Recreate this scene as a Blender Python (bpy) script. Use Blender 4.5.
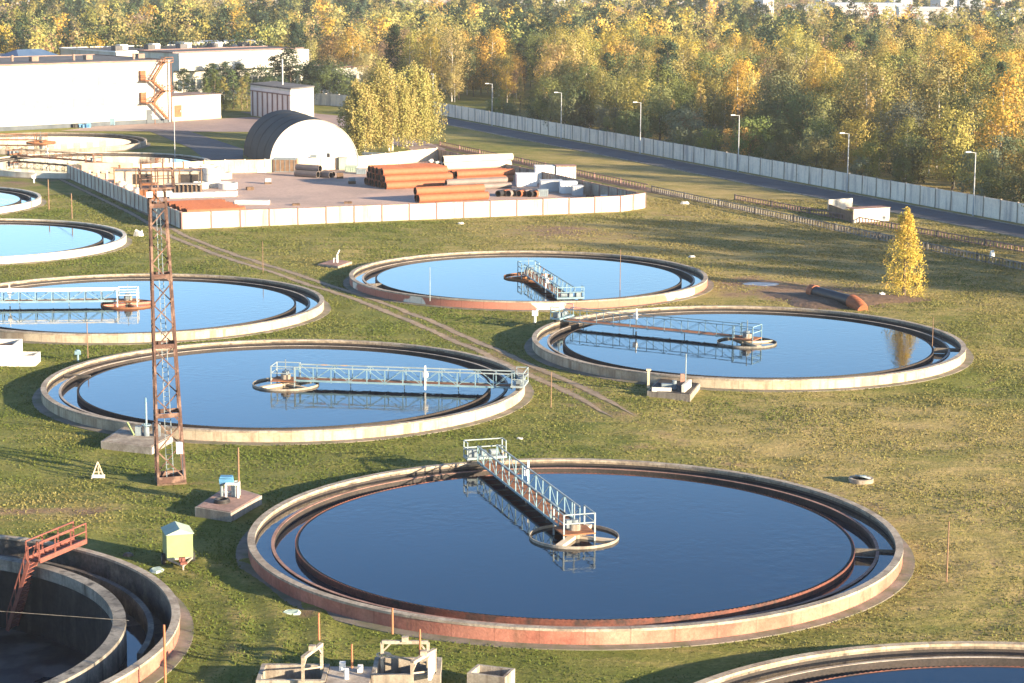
import bpy, math, random
import numpy as np
from mathutils import Vector, Matrix
R_ = math.radians
random.seed(7); rng = np.random.default_rng(11)
for o in list(bpy.data.objects): bpy.data.objects.remove(o)
SC = bpy.context.scene
COL = SC.collection

# ------------------------------------------------------------------ camera
FPX, PITCH, ROLL, CAMH = 2181.84, R_(9.954), R_(.3126), 35.73
cd = bpy.data.cameras.new('camera'); cam = bpy.data.objects.new('camera', cd); COL.objects.link(cam)
cd.sensor_width = 36; cd.lens = 36*FPX/1024; cd.clip_start = 1; cd.clip_end = 9000
_c, _s, _cr, _sr = math.cos(PITCH), math.sin(PITCH), math.cos(ROLL), math.sin(ROLL)
r0, u0, f0 = Vector((1, 0, 0)), Vector((0, _s, _c)), Vector((0, _c, -_s))
rr = r0*_cr + u0*_sr; uu = u0*_cr - r0*_sr
cam.matrix_world = Matrix(((rr.x, uu.x, -f0.x, 0), (rr.y, uu.y, -f0.y, 0), (rr.z, uu.z, -f0.z, CAMH), (0, 0, 0, 1)))
SC.camera = cam
SC.view_settings.view_transform = 'Standard'; SC.view_settings.look = 'None'
SC.view_settings.exposure = 1.88; SC.view_settings.gamma = 1
try: SC.view_settings.use_curve_mapping = False
except Exception: pass
SC.cycles.max_bounces = 6; SC.cycles.diffuse_bounces = 2; SC.cycles.glossy_bounces = 3
SC.cycles.transparent_max_bounces = 6; SC.cycles.volume_bounces = 0

# ------------------------------------------------------------------ sky and sun
SUN_AZ, SUN_EL = 122.0, 12.0                       # degrees clockwise from +Y, degrees above horizon
W = bpy.data.worlds.new('World'); SC.world = W; W.use_nodes = True
nt = W.node_tree; bg = nt.nodes['Background']
sky = nt.nodes.new('ShaderNodeTexSky'); sky.sky_type = 'NISHITA'; sky.sun_disc = False
sky.sun_elevation = R_(SUN_EL); sky.sun_rotation = R_(SUN_AZ)
sky.air_density = 1.0; sky.dust_density = 0.8; sky.ozone_density = 3.4
tn_ = nt.nodes.new('ShaderNodeMix'); tn_.data_type = 'RGBA'; tn_.blend_type = 'MULTIPLY'; tn_.inputs[0].default_value = 1; tn_.inputs[7].default_value = (.90, .97, 1.04, 1)
nt.links.new(sky.outputs[0], tn_.inputs[6]); 
# low sky is brighter than the zenith (ramp added to brighten the far water reflections)
tc_ = nt.nodes.new('ShaderNodeTexCoord'); sx_ = nt.nodes.new('ShaderNodeSeparateXYZ'); nt.links.new(tc_.outputs['Generated'], sx_.inputs[0])
cr_ = nt.nodes.new('ShaderNodeValToRGB'); nt.links.new(sx_.outputs[2], cr_.inputs[0]); el_ = cr_.color_ramp.elements
el_[0].position = .06; el_[0].color = (.86, .84, .83, 1); el_[1].position = .75; el_[1].color = (.30, .30, .31, 1); e_ = el_.new(.15); e_.color = (.76, .76, .77, 1); e_ = el_.new(.27); e_.color = (.44, .46, .50, 1)
sk2 = nt.nodes.new('ShaderNodeMix'); sk2.data_type = 'RGBA'; sk2.blend_type = 'MULTIPLY'; sk2.inputs[0].default_value = 1; nt.links.new(tn_.outputs[2], sk2.inputs[6]); nt.links.new(cr_.outputs[0], sk2.inputs[7])
sk3 = nt.nodes.new('ShaderNodeMix'); sk3.data_type = 'RGBA'; sk3.blend_type = 'MULTIPLY'; sk3.inputs[0].default_value = 1; nt.links.new(sk2.outputs[2], sk3.inputs[6]); sk3.inputs[7].default_value = (2.3, 2.3, 2.3, 1); sk3.clamp_result = False
nt.links.new(sk3.outputs[2], bg.inputs[0]); bg.inputs[1].default_value = 0.085
sl = bpy.data.lights.new('sun', 'SUN'); sl.energy = 5.0; sl.angle = R_(0.6); sl.color = (1.0, .83, .58)
so = bpy.data.objects.new('sun', sl); COL.objects.link(so)
sd = Vector((math.sin(R_(SUN_AZ))*math.cos(R_(SUN_EL)), math.cos(R_(SUN_AZ))*math.cos(R_(SUN_EL)), math.sin(R_(SUN_EL))))
so.rotation_euler = sd.to_track_quat('Z', 'Y').to_euler(); so.location = (60, -40, 80)

# ------------------------------------------------------------------ site plan helpers (survey pixel -> ground metres)
def G(px, py, z=0.0):
    x, y = px-512, py-341.5
    X = _cr*x + _sr*y; Y = _sr*x - _cr*y*1.0
    Y = -(-_sr*x + _cr*y)
    d = (X, FPX*_c + Y*_s, -FPX*_s + Y*_c); t = (z-CAMH)/d[2]
    return Vector((d[0]*t, d[1]*t, z))
def PX(X, Y, Z=0.0):
    Z = Z-CAMH; d = Y*_c - Z*_s; v = Y*_s + Z*_c
    x = FPX*X/d; y = -FPX*v/d
    return 512 + _cr*x - _sr*y, 341.5 + _sr*x + _cr*y

# ------------------------------------------------------------------ object helpers
def thing(name, label, cat, loc=(0, 0, 0), rz=0.0, group=None):
    o = bpy.data.objects.new(name, None); COL.objects.link(o); o.empty_display_size = .5
    o.location = loc; o.rotation_euler = (0, 0, rz); o['label'] = label; o['category'] = cat
    if group: o['group'] = group
    return o
def tag(o, label, cat, group=None, kind=None):
    o['label'] = label; o['category'] = cat
    if group: o['group'] = group
    if kind: o['kind'] = kind
    return o
def copy_tree(o, parent=None):
    c = o.copy(); COL.objects.link(c); c.parent = parent
    for ch in o.children: copy_tree(ch, c)
    return c

class MB:
    def __init__(s): s.v = []; s.f = []; s.m = []
    def add(s, vs, fs, m=0):
        n = len(s.v); s.v += [tuple(v) for v in vs]; s.f += [tuple(i+n for i in f) for f in fs]; s.m += [m]*len(fs); return s
    def box(s, c, d, rz=0.0, m=0):
        cx, cy, cz = c; x, y, z = d[0]/2, d[1]/2, d[2]/2; cs, sn = math.cos(rz), math.sin(rz)
        vs = [(cx+a*cs-b*sn, cy+a*sn+b*cs, cz+e) for e in (-z, z) for a, b in ((-x, -y), (x, -y), (x, y), (-x, y))]
        return s.add(vs, [(0, 3, 2, 1), (4, 5, 6, 7), (0, 1, 5, 4), (1, 2, 6, 5), (2, 3, 7, 6), (3, 0, 4, 7)], m)
    def bar(s, p, q, w, h=None, m=0):
        h = h or w; p, q = Vector(p), Vector(q); d = (q-p)
        if d.length < 1e-6: return s
        d.normalize(); up = Vector((0, 0, 1)) if abs(d.z) < .95 else Vector((1, 0, 0))
        a = d.cross(up).normalized(); b = a.cross(d).normalized()
        vs = [e + a*i*w/2 + b*j*h/2 for e in (p, q) for i, j in ((-1, -1), (1, -1), (1, 1), (-1, 1))]
        return s.add(vs, [(0, 1, 2, 3), (7, 6, 5, 4), (0, 4, 5, 1), (1, 5, 6, 2), (2, 6, 7, 3), (3, 7, 4, 0)], m)
    def tube(s, p, q, r, r2=None, n=12, caps=True, m=0):
        r2 = r if r2 is None else r2; p, q = Vector(p), Vector(q); d = (q-p).normalized()
        up = Vector((0, 0, 1)) if abs(d.z) < .95 else Vector((1, 0, 0)); a = d.cross(up).normalized(); b = a.cross(d).normalized()
        vs = [e + (a*math.cos(2*math.pi*k/n) + b*math.sin(2*math.pi*k/n))*w for e, w in ((p, r), (q, r2)) for k in range(n)]
        fs = [(k, (k+1) % n, n+(k+1) % n, n+k) for k in range(n)]
        if caps: fs += [tuple(range(n-1, -1, -1)), tuple(range(n, 2*n))]
        return s.add(vs, fs, m)
    def pipe(s, p, q, r, t=.04, n=20, m=0, mi=0):            # hollow pipe with wall thickness
        p, q = Vector(p), Vector(q); d = (q-p).normalized()
        up = Vector((0, 0, 1)) if abs(d.z) < .95 else Vector((1, 0, 0)); a = d.cross(up).normalized(); b = a.cross(d).normalized()
        vs = [e + (a*math.cos(2*math.pi*k/n) + b*math.sin(2*math.pi*k/n))*w for e, w in ((p, r), (q, r), (q, r-t), (p, r-t)) for k in range(n)]
        for j in range(4):
            k4 = (j+1) % 4
            s.add(vs if j == 0 else [], [(j*n+k-(0 if j == 0 else 0), j*n+(k+1) % n, k4*n+(k+1) % n, k4*n+k) for k in range(n)] if j == 0 else [], m)
        base = len(s.v)-4*n
        for j in range(1, 4):
            k4 = (j+1) % 4
            fs = [(base+j*n+k, base+j*n+(k+1) % n, base+k4*n+(k+1) % n, base+k4*n+k) for k in range(n)]
            s.f += fs; s.m += [mi if j == 2 else m]*len(fs)
        return s
    def rev(s, prof, n=160, closed=True, c=(0, 0, 0), a0=0.0, a1=2*math.pi, m=0, jag=None):
        full = abs(a1-a0-2*math.pi) < 1e-6; k = n if full else n+1; P = len(prof); vs = []
        for i in range(k):
            a = a0 + (a1-a0)*i/n
            for j, (r, z) in enumerate(prof):
                zz = z + (jag[1] if jag and j in jag[0] and i % 2 else 0)
                vs.append((c[0]+r*math.cos(a), c[1]+r*math.sin(a), c[2]+zz))
        fs = []
        for i in range(n):
            i2 = (i+1) % k
            for j in range(P if closed else P-1):
                j2 = (j+1) % P; fs.append((i*P+j, i2*P+j, i2*P+j2, i*P+j2))
        if closed and not full: fs += [tuple(range(P-1, -1, -1)), tuple((k-1)*P+j for j in range(P))]
        return s.add(vs, fs, m)
    def prism(s, pts, z0, z1, m=0):
        n = len(pts); vs = [(p[0], p[1], z0) for p in pts] + [(p[0], p[1], z1) for p in pts]
        return s.add(vs, [tuple(range(n-1, -1, -1)), tuple(range(n, 2*n))] + [(k, (k+1) % n, n+(k+1) % n, n+k) for k in range(n)], m)
    def sheet(s, pts, z, m=0):
        return s.add([(p[0], p[1], z) for p in pts], [tuple(range(len(pts)))], m)
    def build(s, name, mats, parent=None, smooth=False, world=False, loc=None):
        me = bpy.data.meshes.new(name); off = Vector((0, 0, 0))
        if world and parent: off = Vector(parent.location)
        if loc is not None: off = Vector(loc)
        me.from_pydata([tuple(Vector(v)-off) for v in s.v] if off.length else s.v, [], s.f)
        if not isinstance(mats, (list, tuple)): mats = [mats]
        for m in mats: me.materials.append(m)
        me.polygons.foreach_set('material_index', [min(i, len(mats)-1) for i in s.m])
        if smooth:
            me.polygons.foreach_set('use_smooth', [True]*len(me.polygons))
            try: me.set_sharp_from_angle(angle=R_(40))
            except Exception: pass
        me.validate(); me.update()
        o = bpy.data.objects.new(name, me); COL.objects.link(o)
        if parent: o.parent = parent
        if loc is not None: o.location = loc
        return o

# ------------------------------------------------------------------ materials
def newmat(name):
    m = bpy.data.materials.new(name); m.use_nodes = True; n = m.node_tree; b = n.nodes['Principled BSDF']; return m, n, b
def N(n, t, **kw):
    x = n.nodes.new(t)
    for k, v in kw.items():
        if k in x.inputs.keys(): x.inputs[k].default_value = v
        else: setattr(x, k, v)
    return x
def mixc(n, fac, a, b, mode='MIX'):
    x = n.nodes.new('ShaderNodeMix'); x.data_type = 'RGBA'; x.blend_type = mode
    for sock, v in ((x.inputs[0], fac), (x.inputs[6], a), (x.inputs[7], b)):
        if hasattr(v, 'links') or hasattr(v, 'is_linked'): n.links.new(v, sock)
        elif isinstance(v, (int, float)): sock.default_value = v
        else: sock.default_value = (*v, 1)
    return x.outputs[2]
def ramp(n, src, lo, hi):
    x = n.nodes.new('ShaderNodeMapRange'); x.inputs[1].default_value = lo; x.inputs[2].default_value = hi
    n.links.new(src, x.inputs[0]); return x.outputs[0]
def noise(n, scale, detail=4, rough=.6, vec=None):
    x = N(n, 'ShaderNodeTexNoise'); x.inputs['Scale'].default_value = scale; x.inputs['Detail'].default_value = detail; x.inputs['Roughness'].default_value = rough
    if vec is not None: n.links.new(vec, x.inputs['Vector'])
    return x.outputs[0]
def coords(n, sc=(1, 1, 1), rz=0.0, kind='Object'):
    t = n.nodes.new('ShaderNodeTexCoord'); mp = n.nodes.new('ShaderNodeMapping'); mp.inputs['Scale'].default_value = sc; mp.inputs['Rotation'].default_value = (0, 0, rz)
    n.links.new(t.outputs[kind], mp.inputs[0]); return mp.outputs[0]
def pm(name, c1, c2=None, scale=.5, rough=.8, lo=.42, hi=.62, fine=(0, 0), bump=0, bscale=8, metal=0, streak=None, c3=None, c3scale=.2, c3lo=.5, c3hi=.6, spec=.3, joints=0):
    m, n, b = newmat(name); vec = coords(n); c2 = c2 or tuple(x*.75 for x in c1)
    col = mixc(n, ramp(n, noise(n, scale, 6, .65, vec), lo, hi), c1, c2)
    if streak:
        sv = coords(n, (1, 1, .12)); col = mixc(n, ramp(n, noise(n, streak[1], 4, .6, sv), .5, .68), col, streak[0])
    if c3: col = mixc(n, ramp(n, noise(n, c3scale, 3, .5, vec), c3lo, c3hi), col, c3)
    if joints:
        gr = n.nodes.new('ShaderNodeTexGradient'); gr.gradient_type = 'RADIAL'; n.links.new(vec, gr.inputs[0])
        m1 = n.nodes.new('ShaderNodeMath'); m1.operation = 'MULTIPLY'; m1.inputs[1].default_value = joints; n.links.new(gr.outputs['Fac'], m1.inputs[0])
        m2 = n.nodes.new('ShaderNodeMath'); m2.operation = 'FRACT'; n.links.new(m1.outputs[0], m2.inputs[0])
        m3 = n.nodes.new('ShaderNodeMath'); m3.operation = 'LESS_THAN'; m3.inputs[1].default_value = .035; n.links.new(m2.outputs[0], m3.inputs[0])
        m4 = n.nodes.new('ShaderNodeMath'); m4.operation = 'MULTIPLY'; m4.inputs[1].default_value = .28; n.links.new(m3.outputs[0], m4.inputs[0])
        col = mixc(n, m4.outputs[0], col, tuple(x*.3 for x in c2))
    if fine[0]:
        f = ramp(n, noise(n, fine[1], 2, .7, vec), .3, .7); mu = n.nodes.new('ShaderNodeMapRange'); n.links.new(f, mu.inputs[0]); mu.inputs[3].default_value = 1-fine[0]; mu.inputs[4].default_value = 1+fine[0]
        cb = n.nodes.new('ShaderNodeCombineColor'); [n.links.new(mu.outputs[0], cb.inputs[i]) for i in range(3)]
        col = mixc(n, 1.0, col, cb.outputs[0], 'MULTIPLY')
    n.links.new(col, b.inputs['Base Color']); b.inputs['Roughness'].default_value = rough; b.inputs['Metallic'].default_value = metal
    b.inputs['Specular IOR Level'].default_value = spec
    if bump:
        bp = n.nodes.new('ShaderNodeBump'); bp.inputs['Strength'].default_value = 1; bp.inputs['Distance'].default_value = bump
        n.links.new(noise(n, bscale, 4, .6, vec), bp.inputs['Height']); n.links.new(bp.outputs[0], b.inputs['Normal'])
    return m
M = {}
M['conc'] = pm('concrete', (.36, .31, .25), (.24, .20, .16), .35, fine=(.15, 6), bump=.02, streak=((.17, .13, .10), 1.6))
M['conc_cream'] = pm('cream_concrete', (.47, .38, .27), (.32, .24, .165), .4, fine=(.12, 6), bump=.02, streak=((.26, .18, .12), 1.4), joints=52)
M['conc_red'] = pm('red_faded_concrete', (.42, .175, .12), (.27, .095, .065), .3, fine=(.15, 5), bump=.02, streak=((.27, .12, .08), 1.2), c3=(.46, .27, .19), c3scale=.10, c3lo=.56, c3hi=.66, joints=52)
M['conc_patch'] = pm('red_white_concrete', (.40, .16, .11), (.42, .16, .11), .3, fine=(.1, 5), bump=.02, c3=(.72, .64, .52), c3scale=.10, c3lo=.54, c3hi=.55, joints=52)
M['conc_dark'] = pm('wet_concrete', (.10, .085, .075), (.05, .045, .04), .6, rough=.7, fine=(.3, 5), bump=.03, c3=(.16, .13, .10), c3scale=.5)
M['conc_old'] = pm('weathered_channel_wall', (.27, .24, .20), (.14, .125, .105), .4, fine=(.2, 5), bump=.02, streak=((.06, .05, .04), 1.5))
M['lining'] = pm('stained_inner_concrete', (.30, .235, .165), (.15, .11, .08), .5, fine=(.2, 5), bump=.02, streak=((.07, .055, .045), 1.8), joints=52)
M['apron'] = pm('mossy_apron', (.22, .18, .15), (.12, .12, .07), .5, fine=(.2, 4), bump=.02)
M['rim_top'] = pm('rim_concrete', (.40, .335, .26), (.25, .20, .15), .7, fine=(.2, 5), bump=.02, streak=((.24, .18, .14), 2.0), joints=52)
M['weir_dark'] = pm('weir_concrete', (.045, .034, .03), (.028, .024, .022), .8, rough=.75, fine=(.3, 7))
M['weir_red'] = pm('weir_algae', (.16, .055, .038), (.06, .035, .03), .9, rough=.75, fine=(.3, 7))
M['lip_light'] = pm('launder_lip', (.42, .36, .30), (.26, .21, .17), .8, fine=(.2, 7))
M['lip_pink'] = pm('launder_lip_pink', (.36, .20, .15), (.22, .12, .09), .8, fine=(.2, 7))
M['paint_pale'] = pm('pale_blue_paint', (.30, .345, .35), (.21, .25, .27), .8, rough=.5, fine=(.1, 9), c3=(.40, .27, .18), c3scale=.7, c3lo=.64, c3hi=.70)
M['paint_cyan'] = pm('cyan_paint', (.20, .30, .34), (.14, .22, .27), .8, rough=.5, fine=(.1, 9), c3=(.30, .20, .14), c3scale=.7, c3lo=.62, c3hi=.70)
M['paint_teal'] = pm('grey_teal_paint', (.20, .30, .34), (.14, .23, .27), .8, rough=.55, fine=(.1, 9))
M['white'] = pm('white_paint', (.78, .76, .72), (.68, .65, .60), .5, rough=.6, fine=(.05, 6))
M['whitewall'] = pm('white_rendered_wall', (.56, .53, .465), (.50, .465, .40), .12, rough=.85, fine=(.05, 2), streak=((.42, .38, .30), .5))
M['pinkwall'] = pm('pale_pink_cladding', (.66, .58, .56), (.58, .50, .48), .2, rough=.8)
M['wallbase'] = pm('dark_plinth', (.10, .11, .12), (.07, .08, .09), .4)
M['parapet'] = pm('rusty_parapet', (.26, .17, .13), (.17, .12, .10), .4)
M['roof_dark'] = pm('dark_roofing_felt', (.09, .085, .085), (.13, .12, .12), .15, rough=.9, fine=(.15, 1))
M['roof_blue'] = pm('blue_metal_roof', (.06, .11, .20), (.08, .13, .22), .3, rough=.55)
M['window'] = pm('yellowed_window_block', (.28, .27, .18), (.33, .32, .23), .8, rough=.4)
M['glass'] = pm('dark_glazing', (.05, .07, .09), (.08, .10, .12), .8, rough=.15, spec=.6)
M['rust'] = pm('rust', (.30, .12, .05), (.18, .08, .045), 1.2, rough=.85, fine=(.2, 9))
M['rust_orange'] = pm('orange_rust', (.26, .105, .045), (.18, .075, .035), 1.0, rough=.8, fine=(.15, 9))
M['mast'] = pm('rusty_mast_paint', (.10, .052, .040), (.07, .040, .032), .9, rough=.8, fine=(.2, 8), c3=(.20, .12, .09), c3scale=1.0)
M['pinkred'] = pm('faded_red_paint', (.22, .075, .055), (.15, .052, .04), .9, rough=.65, fine=(.12, 8))
M['orange_pipe'] = pm('rusty_orange_pipe', (.33, .11, .05), (.25, .085, .042), .25, rough=.7, fine=(.12, 3), lo=.4, hi=.7)
M['pale_pipe'] = pm('pale_pipe', (.66, .54, .40), (.56, .43, .30), .3, rough=.65)
M['grey_pipe'] = pm('grey_brown_pipe', (.22, .17, .15), (.15, .12, .11), .3, rough=.65)
M['black'] = pm('black_plastic', (.025, .025, .028), (.035, .03, .03), .8, rough=.5)
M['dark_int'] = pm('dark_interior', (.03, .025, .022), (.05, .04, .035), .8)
M['brown'] = pm('brown_wood', (.20, .12, .07), (.13, .08, .05), 1.5, fine=(.2, 8))
M['brick'] = pm('brick_paving', (.34, .21, .17), (.25, .16, .13), .9, fine=(.2, 4))
M['green_paint'] = pm('pale_green_paint', (.24, .29, .135), (.20, .25, .115), .9, rough=.6, fine=(.06, 6))
M['green_roof'] = pm('grey_green_roof', (.38, .44, .34), (.30, .36, .28), 1.1, rough=.6)
M['sheet_green'] = pm('weathered_green_sheet', (.50, .60, .48), (.38, .46, .38), 2.0, rough=.6)
M['tyre'] = pm('tyre_rubber', (.03, .03, .03), (.05, .045, .04), 2)
M['mach'] = pm('grey_machine', (.20, .24, .26), (.14, .16, .18), 1.5, rough=.55)
M['mach_blue'] = pm('blue_machine', (.10, .26, .42), (.08, .20, .34), 1.5, rough=.5)
M['rod'] = pm('orange_rod_paint', (.38, .15, .07), (.30, .12, .06), 1.5, rough=.6)
M['rod_brown'] = pm('brown_rod', (.24, .14, .08), (.18, .11, .07), 1.5, rough=.7)
M['lamp_grey'] = pm('galvanised_pole', (.46, .46, .46), (.38, .38, .38), .8, rough=.5)
M['wallpan'] = pm('boundary_wall_concrete', (.86, .74, .60), (.76, .65, .53), .3, fine=(.08, 3), streak=((.46, .40, .36), .9))
M['yardpan'] = pm('whitewashed_fence_panel', (.60, .545, .46), (.50, .44, .36), .3, fine=(.06, 3), streak=((.36, .29, .22), .8))
M['postdk'] = pm('brown_fence_post', (.24, .14, .12), (.18, .11, .10), .8)
M['beige'] = pm('beige_blockwork', (.60, .48, .34), (.50, .38, .26), .4, fine=(.1, 3))
M['white_ring'] = pm('white_concrete_ring', (.70, .66, .58), (.58, .53, .46), .5, fine=(.1, 3))
M['asphalt'] = pm('asphalt', (.105, .10, .105), (.075, .072, .075), .25, fine=(.15, 3), bump=.01, bscale=12)
M['paving'] = pm('worn_paving', (.34, .24, .21), (.27, .20, .18), .15, fine=(.12, 2))
M['yard'] = pm('yard_paving', (.50, .345, .27), (.42, .29, .23), .09, fine=(.12, 1.6), c3=(.32, .24, .20), c3scale=.06, c3lo=.56, c3hi=.7)
M['soil'] = pm('bare_soil', (.17, .105, .065), (.11, .07, .045), .4, fine=(.3, 2.5), bump=.12, bscale=2)
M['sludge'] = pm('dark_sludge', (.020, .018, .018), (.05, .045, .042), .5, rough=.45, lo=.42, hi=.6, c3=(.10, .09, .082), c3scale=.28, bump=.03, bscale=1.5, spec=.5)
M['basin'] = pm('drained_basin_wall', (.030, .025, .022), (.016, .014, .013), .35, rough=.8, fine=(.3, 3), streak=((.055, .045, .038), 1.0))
M['hangar'] = pm('dark_grey_membrane', (.030, .032, .036), (.022, .023, .026), .3, rough=.75, spec=.2)
M['hangar_front'] = pm('white_membrane', (.80, .78, .74), (.74, .72, .67), .2, rough=.7)
M['bark'] = pm('bark', (.14, .10, .07), (.08, .06, .045), 3, fine=(.2, 8))
M['birchbark'] = pm('birch_bark', (.62, .56, .48), (.40, .34, .28), 1.2, fine=(.2, 5), c3=(.10, .08, .07), c3scale=2.2, c3lo=.58, c3hi=.62)
M['citywhite'] = pm('pale_city_panel', (.62, .58, .54), (.54, .50, .47), .05)
M['citygrey'] = pm('grey_city_panel', (.36, .38, .42), (.30, .32, .36), .05)
M['citybrick'] = pm('brick_city_wall', (.40, .26, .20), (.34, .22, .17), .05)

M['cityglass'] = pm('far_window_strip', (.30, .30, .32), (.40, .38, .38), .3, rough=.4)
def water_mat(name, body, rough=.03, wav=.006, wscale=1.3):
    m, n, b = newmat(name); vec = coords(n, (1, 1, 1))
    col = mixc(n, ramp(n, noise(n, .08, 3, .5, vec), .4, .65), body, tuple(x*.7 for x in body))
    n.links.new(col, b.inputs['Base Color']); b.inputs['Roughness'].default_value = rough; b.inputs['IOR'].default_value = 1.34
    b.inputs['Specular IOR Level'].default_value = .5
    bp = n.nodes.new('ShaderNodeBump'); bp.inputs['Strength'].default_value = 1
    dm_ = n.nodes.new('ShaderNodeMapRange'); n.links.new(ramp(n, noise(n, .11, 3, .6, vec), .45, .68), dm_.inputs[0]); dm_.inputs[3].default_value = wav*.5; dm_.inputs[4].default_value = wav*3.0; n.links.new(dm_.outputs[0], bp.inputs['Distance'])
    n.links.new(noise(n, wscale, 3, .55, vec), bp.inputs['Height']); n.links.new(bp.outputs[0], b.inputs['Normal'])
    return m
M['water'] = water_mat('tank_water', (.002, .009, .022))
M['water_trough'] = water_mat('launder_water', (.008, .022, .04), .05)

def grass_mat():
    m, n, b = newmat('grass_ground'); vec = coords(n)
    a1 = n.nodes.new('ShaderNodeAttribute'); a1.attribute_name = 'dry'; a2 = n.nodes.new('ShaderNodeAttribute'); a2.attribute_name = 'dirt'
    big = noise(n, .035, 4, .55, vec); mid = noise(n, .28, 5, .65, vec); fin = noise(n, 2.8, 5, .8, vec)
    st = noise(n, .5, 4, .65, coords(n, (.35, 1.8, 1), R_(-22)))
    green = mixc(n, ramp(n, mid, .38, .64), (.135, .152, .032), (.215, .202, .055))
    dry = mixc(n, ramp(n, mid, .40, .62), (.31, .245, .085), (.41, .30, .125))
    def ma(op, x, y):
        q = n.nodes.new('ShaderNodeMath'); q.operation = op
        for s_, v in ((q.inputs[0], x), (q.inputs[1], y)):
            if isinstance(v, (int, float)): s_.default_value = v
            else: n.links.new(v, s_)
        return q.outputs[0]
    w = ma('ADD', a1.outputs['Fac'], ma('MULTIPLY', ma('SUBTRACT', big, .5), 1.3))
    w = ma('ADD', w, ma('MULTIPLY', ma('SUBTRACT', st, .5), 1.5))
    w = ma('ADD', w, ma('MULTIPLY', ma('SUBTRACT', fin, .5), .8))
    col = mixc(n, ramp(n, w, .15, .85), green, dry)
    sp = ramp(n, fin, .36, .66); mu = n.nodes.new('ShaderNodeMapRange'); n.links.new(sp, mu.inputs[0]); mu.inputs[3].default_value = .80; mu.inputs[4].default_value = 1.22
    cb = n.nodes.new('ShaderNodeCombineColor'); [n.links.new(mu.outputs[0], cb.inputs[i]) for i in range(3)]
    col = mixc(n, 1.0, col, cb.outputs[0], 'MULTIPLY')
    dm = ma('ADD', a2.outputs['Fac'], ma('MULTIPLY', ma('SUBTRACT', mid, .5), 1.6)); dm = ma('MULTIPLY', ramp(n, dm, .35, .75), ramp(n, a2.outputs['Fac'], .02, .2))
    soil = mixc(n, ramp(n, fin, .35, .65), (.19, .115, .07), (.30, .20, .13))
    col = mixc(n, dm, col, soil)
    n.links.new(col, b.inputs['Base Color']); b.inputs['Roughness'].default_value = .9; b.inputs['Specular IOR Level'].default_value = .1
    bp = n.nodes.new('ShaderNodeBump'); bp.inputs['Strength'].default_value = 1; bp.inputs['Distance'].default_value = .22
    n.links.new(noise(n, 2.4, 6, .75, vec), bp.inputs['Height']); n.links.new(bp.outputs[0], b.inputs['Normal'])
    return m
M['grass'] = grass_mat()

def leaf_mat(name, use_attr):
    m, n, b = newmat(name)
    if use_attr: a = n.nodes.new('ShaderNodeAttribute'); a.attribute_name = 'tint'; c = a.outputs['Color']
    else: a = n.nodes.new('ShaderNodeObjectInfo'); c = a.outputs['Color']
    v = n.nodes.new('ShaderNodeAttribute'); v.attribute_name = 'vary'
    hs = n.nodes.new('ShaderNodeHueSaturation'); n.links.new(c, hs.inputs['Color'])
    r1 = n.nodes.new('ShaderNodeMapRange'); n.links.new(v.outputs['Fac'], r1.inputs[0]); r1.inputs[3].default_value = .475; r1.inputs[4].default_value = .525; n.links.new(r1.outputs[0], hs.inputs['Hue'])
    r2 = n.nodes.new('ShaderNodeMapRange'); n.links.new(v.outputs['Fac'], r2.inputs[0]); r2.inputs[3].default_value = 1.22; r2.inputs[4].default_value = .85; n.links.new(r2.outputs[0], hs.inputs['Value'])
    n.links.new(hs.outputs[0], b.inputs['Base Color']); b.inputs['Roughness'].default_value = .7; b.inputs['Specular IOR Level'].default_value = .15
    tr = n.nodes.new('ShaderNodeBsdfTranslucent'); n.links.new(hs.outputs[0], tr.inputs[0]); mx = n.nodes.new('ShaderNodeMixShader'); mx.inputs[0].default_value = .30
    n.links.new(b.outputs[0], mx.inputs[1]); n.links.new(tr.outputs[0], mx.inputs[2]); n.links.new(mx.outputs[0], n.nodes['Material Output'].inputs[0])
    return m
M['leaf'] = leaf_mat('foliage', False); M['leaf_far'] = leaf_mat('foliage_mass', True)

# ------------------------------------------------------------------ plan data
RIM = .9
TK = dict(A=(3.9, 130.7), B=(-18.9, 179.1), C=(21.9, 200.4), D=(1.8, 242.2), E=(-39.4, 221.1), F=(-68.8, 272.0),
          G=(-89.0, 315.8), H=(-90.4, 418.0), I=(-72.0, 374.3), J=(-37.6, 110.2), K=(24.1, 89.0))

# ------------------------------------------------------------------ ground (one sheet out to the horizon)
def dist_poly(X, Y, pts):
    d = np.full(X.shape, 1e9)
    for a, b in zip(pts[:-1], pts[1:]):
        ax, ay, bx, by = a[0], a[1], b[0], b[1]; L = (bx-ax)**2 + (by-ay)**2
        t = np.clip(((X-ax)*(bx-ax)+(Y-ay)*(by-ay))/L, 0, 1)
        d = np.minimum(d, np.hypot(X-ax-t*(bx-ax), Y-ay-t*(by-ay)))
    return d
def axis(fine0, fine1, st, far0, far1, g=1.12):
    a = list(np.arange(fine0, fine1+st/2, st)); s_ = st
    while a[-1] < far1: s_ *= g; a.append(a[-1]+s_)
    s_ = st; b = [a[0]]
    while b[-1] > far0: s_ *= g; b.append(b[-1]-s_)
    return np.array(b[:0:-1] + a)
gx = axis(-62, 62, .5, -3200, 3200); gy = axis(74, 262, .5, -400, 7000)
GX, GY = np.meshgrid(gx, gy)
def smooth_noise(X, Y, sc, seed):
    r = np.random.default_rng(seed); z = np.zeros(X.shape)
    for k in range(10):
        a = r.uniform(0, 2*math.pi); f = r.uniform(.6, 1.6)/sc; z += np.sin(X*math.cos(a)*f + Y*math.sin(a)*f + r.uniform(0, 6.28))
    return z/10**.5
near = np.exp(-(np.hypot(GX, (GY-170)*.8)/170)**4)
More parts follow.
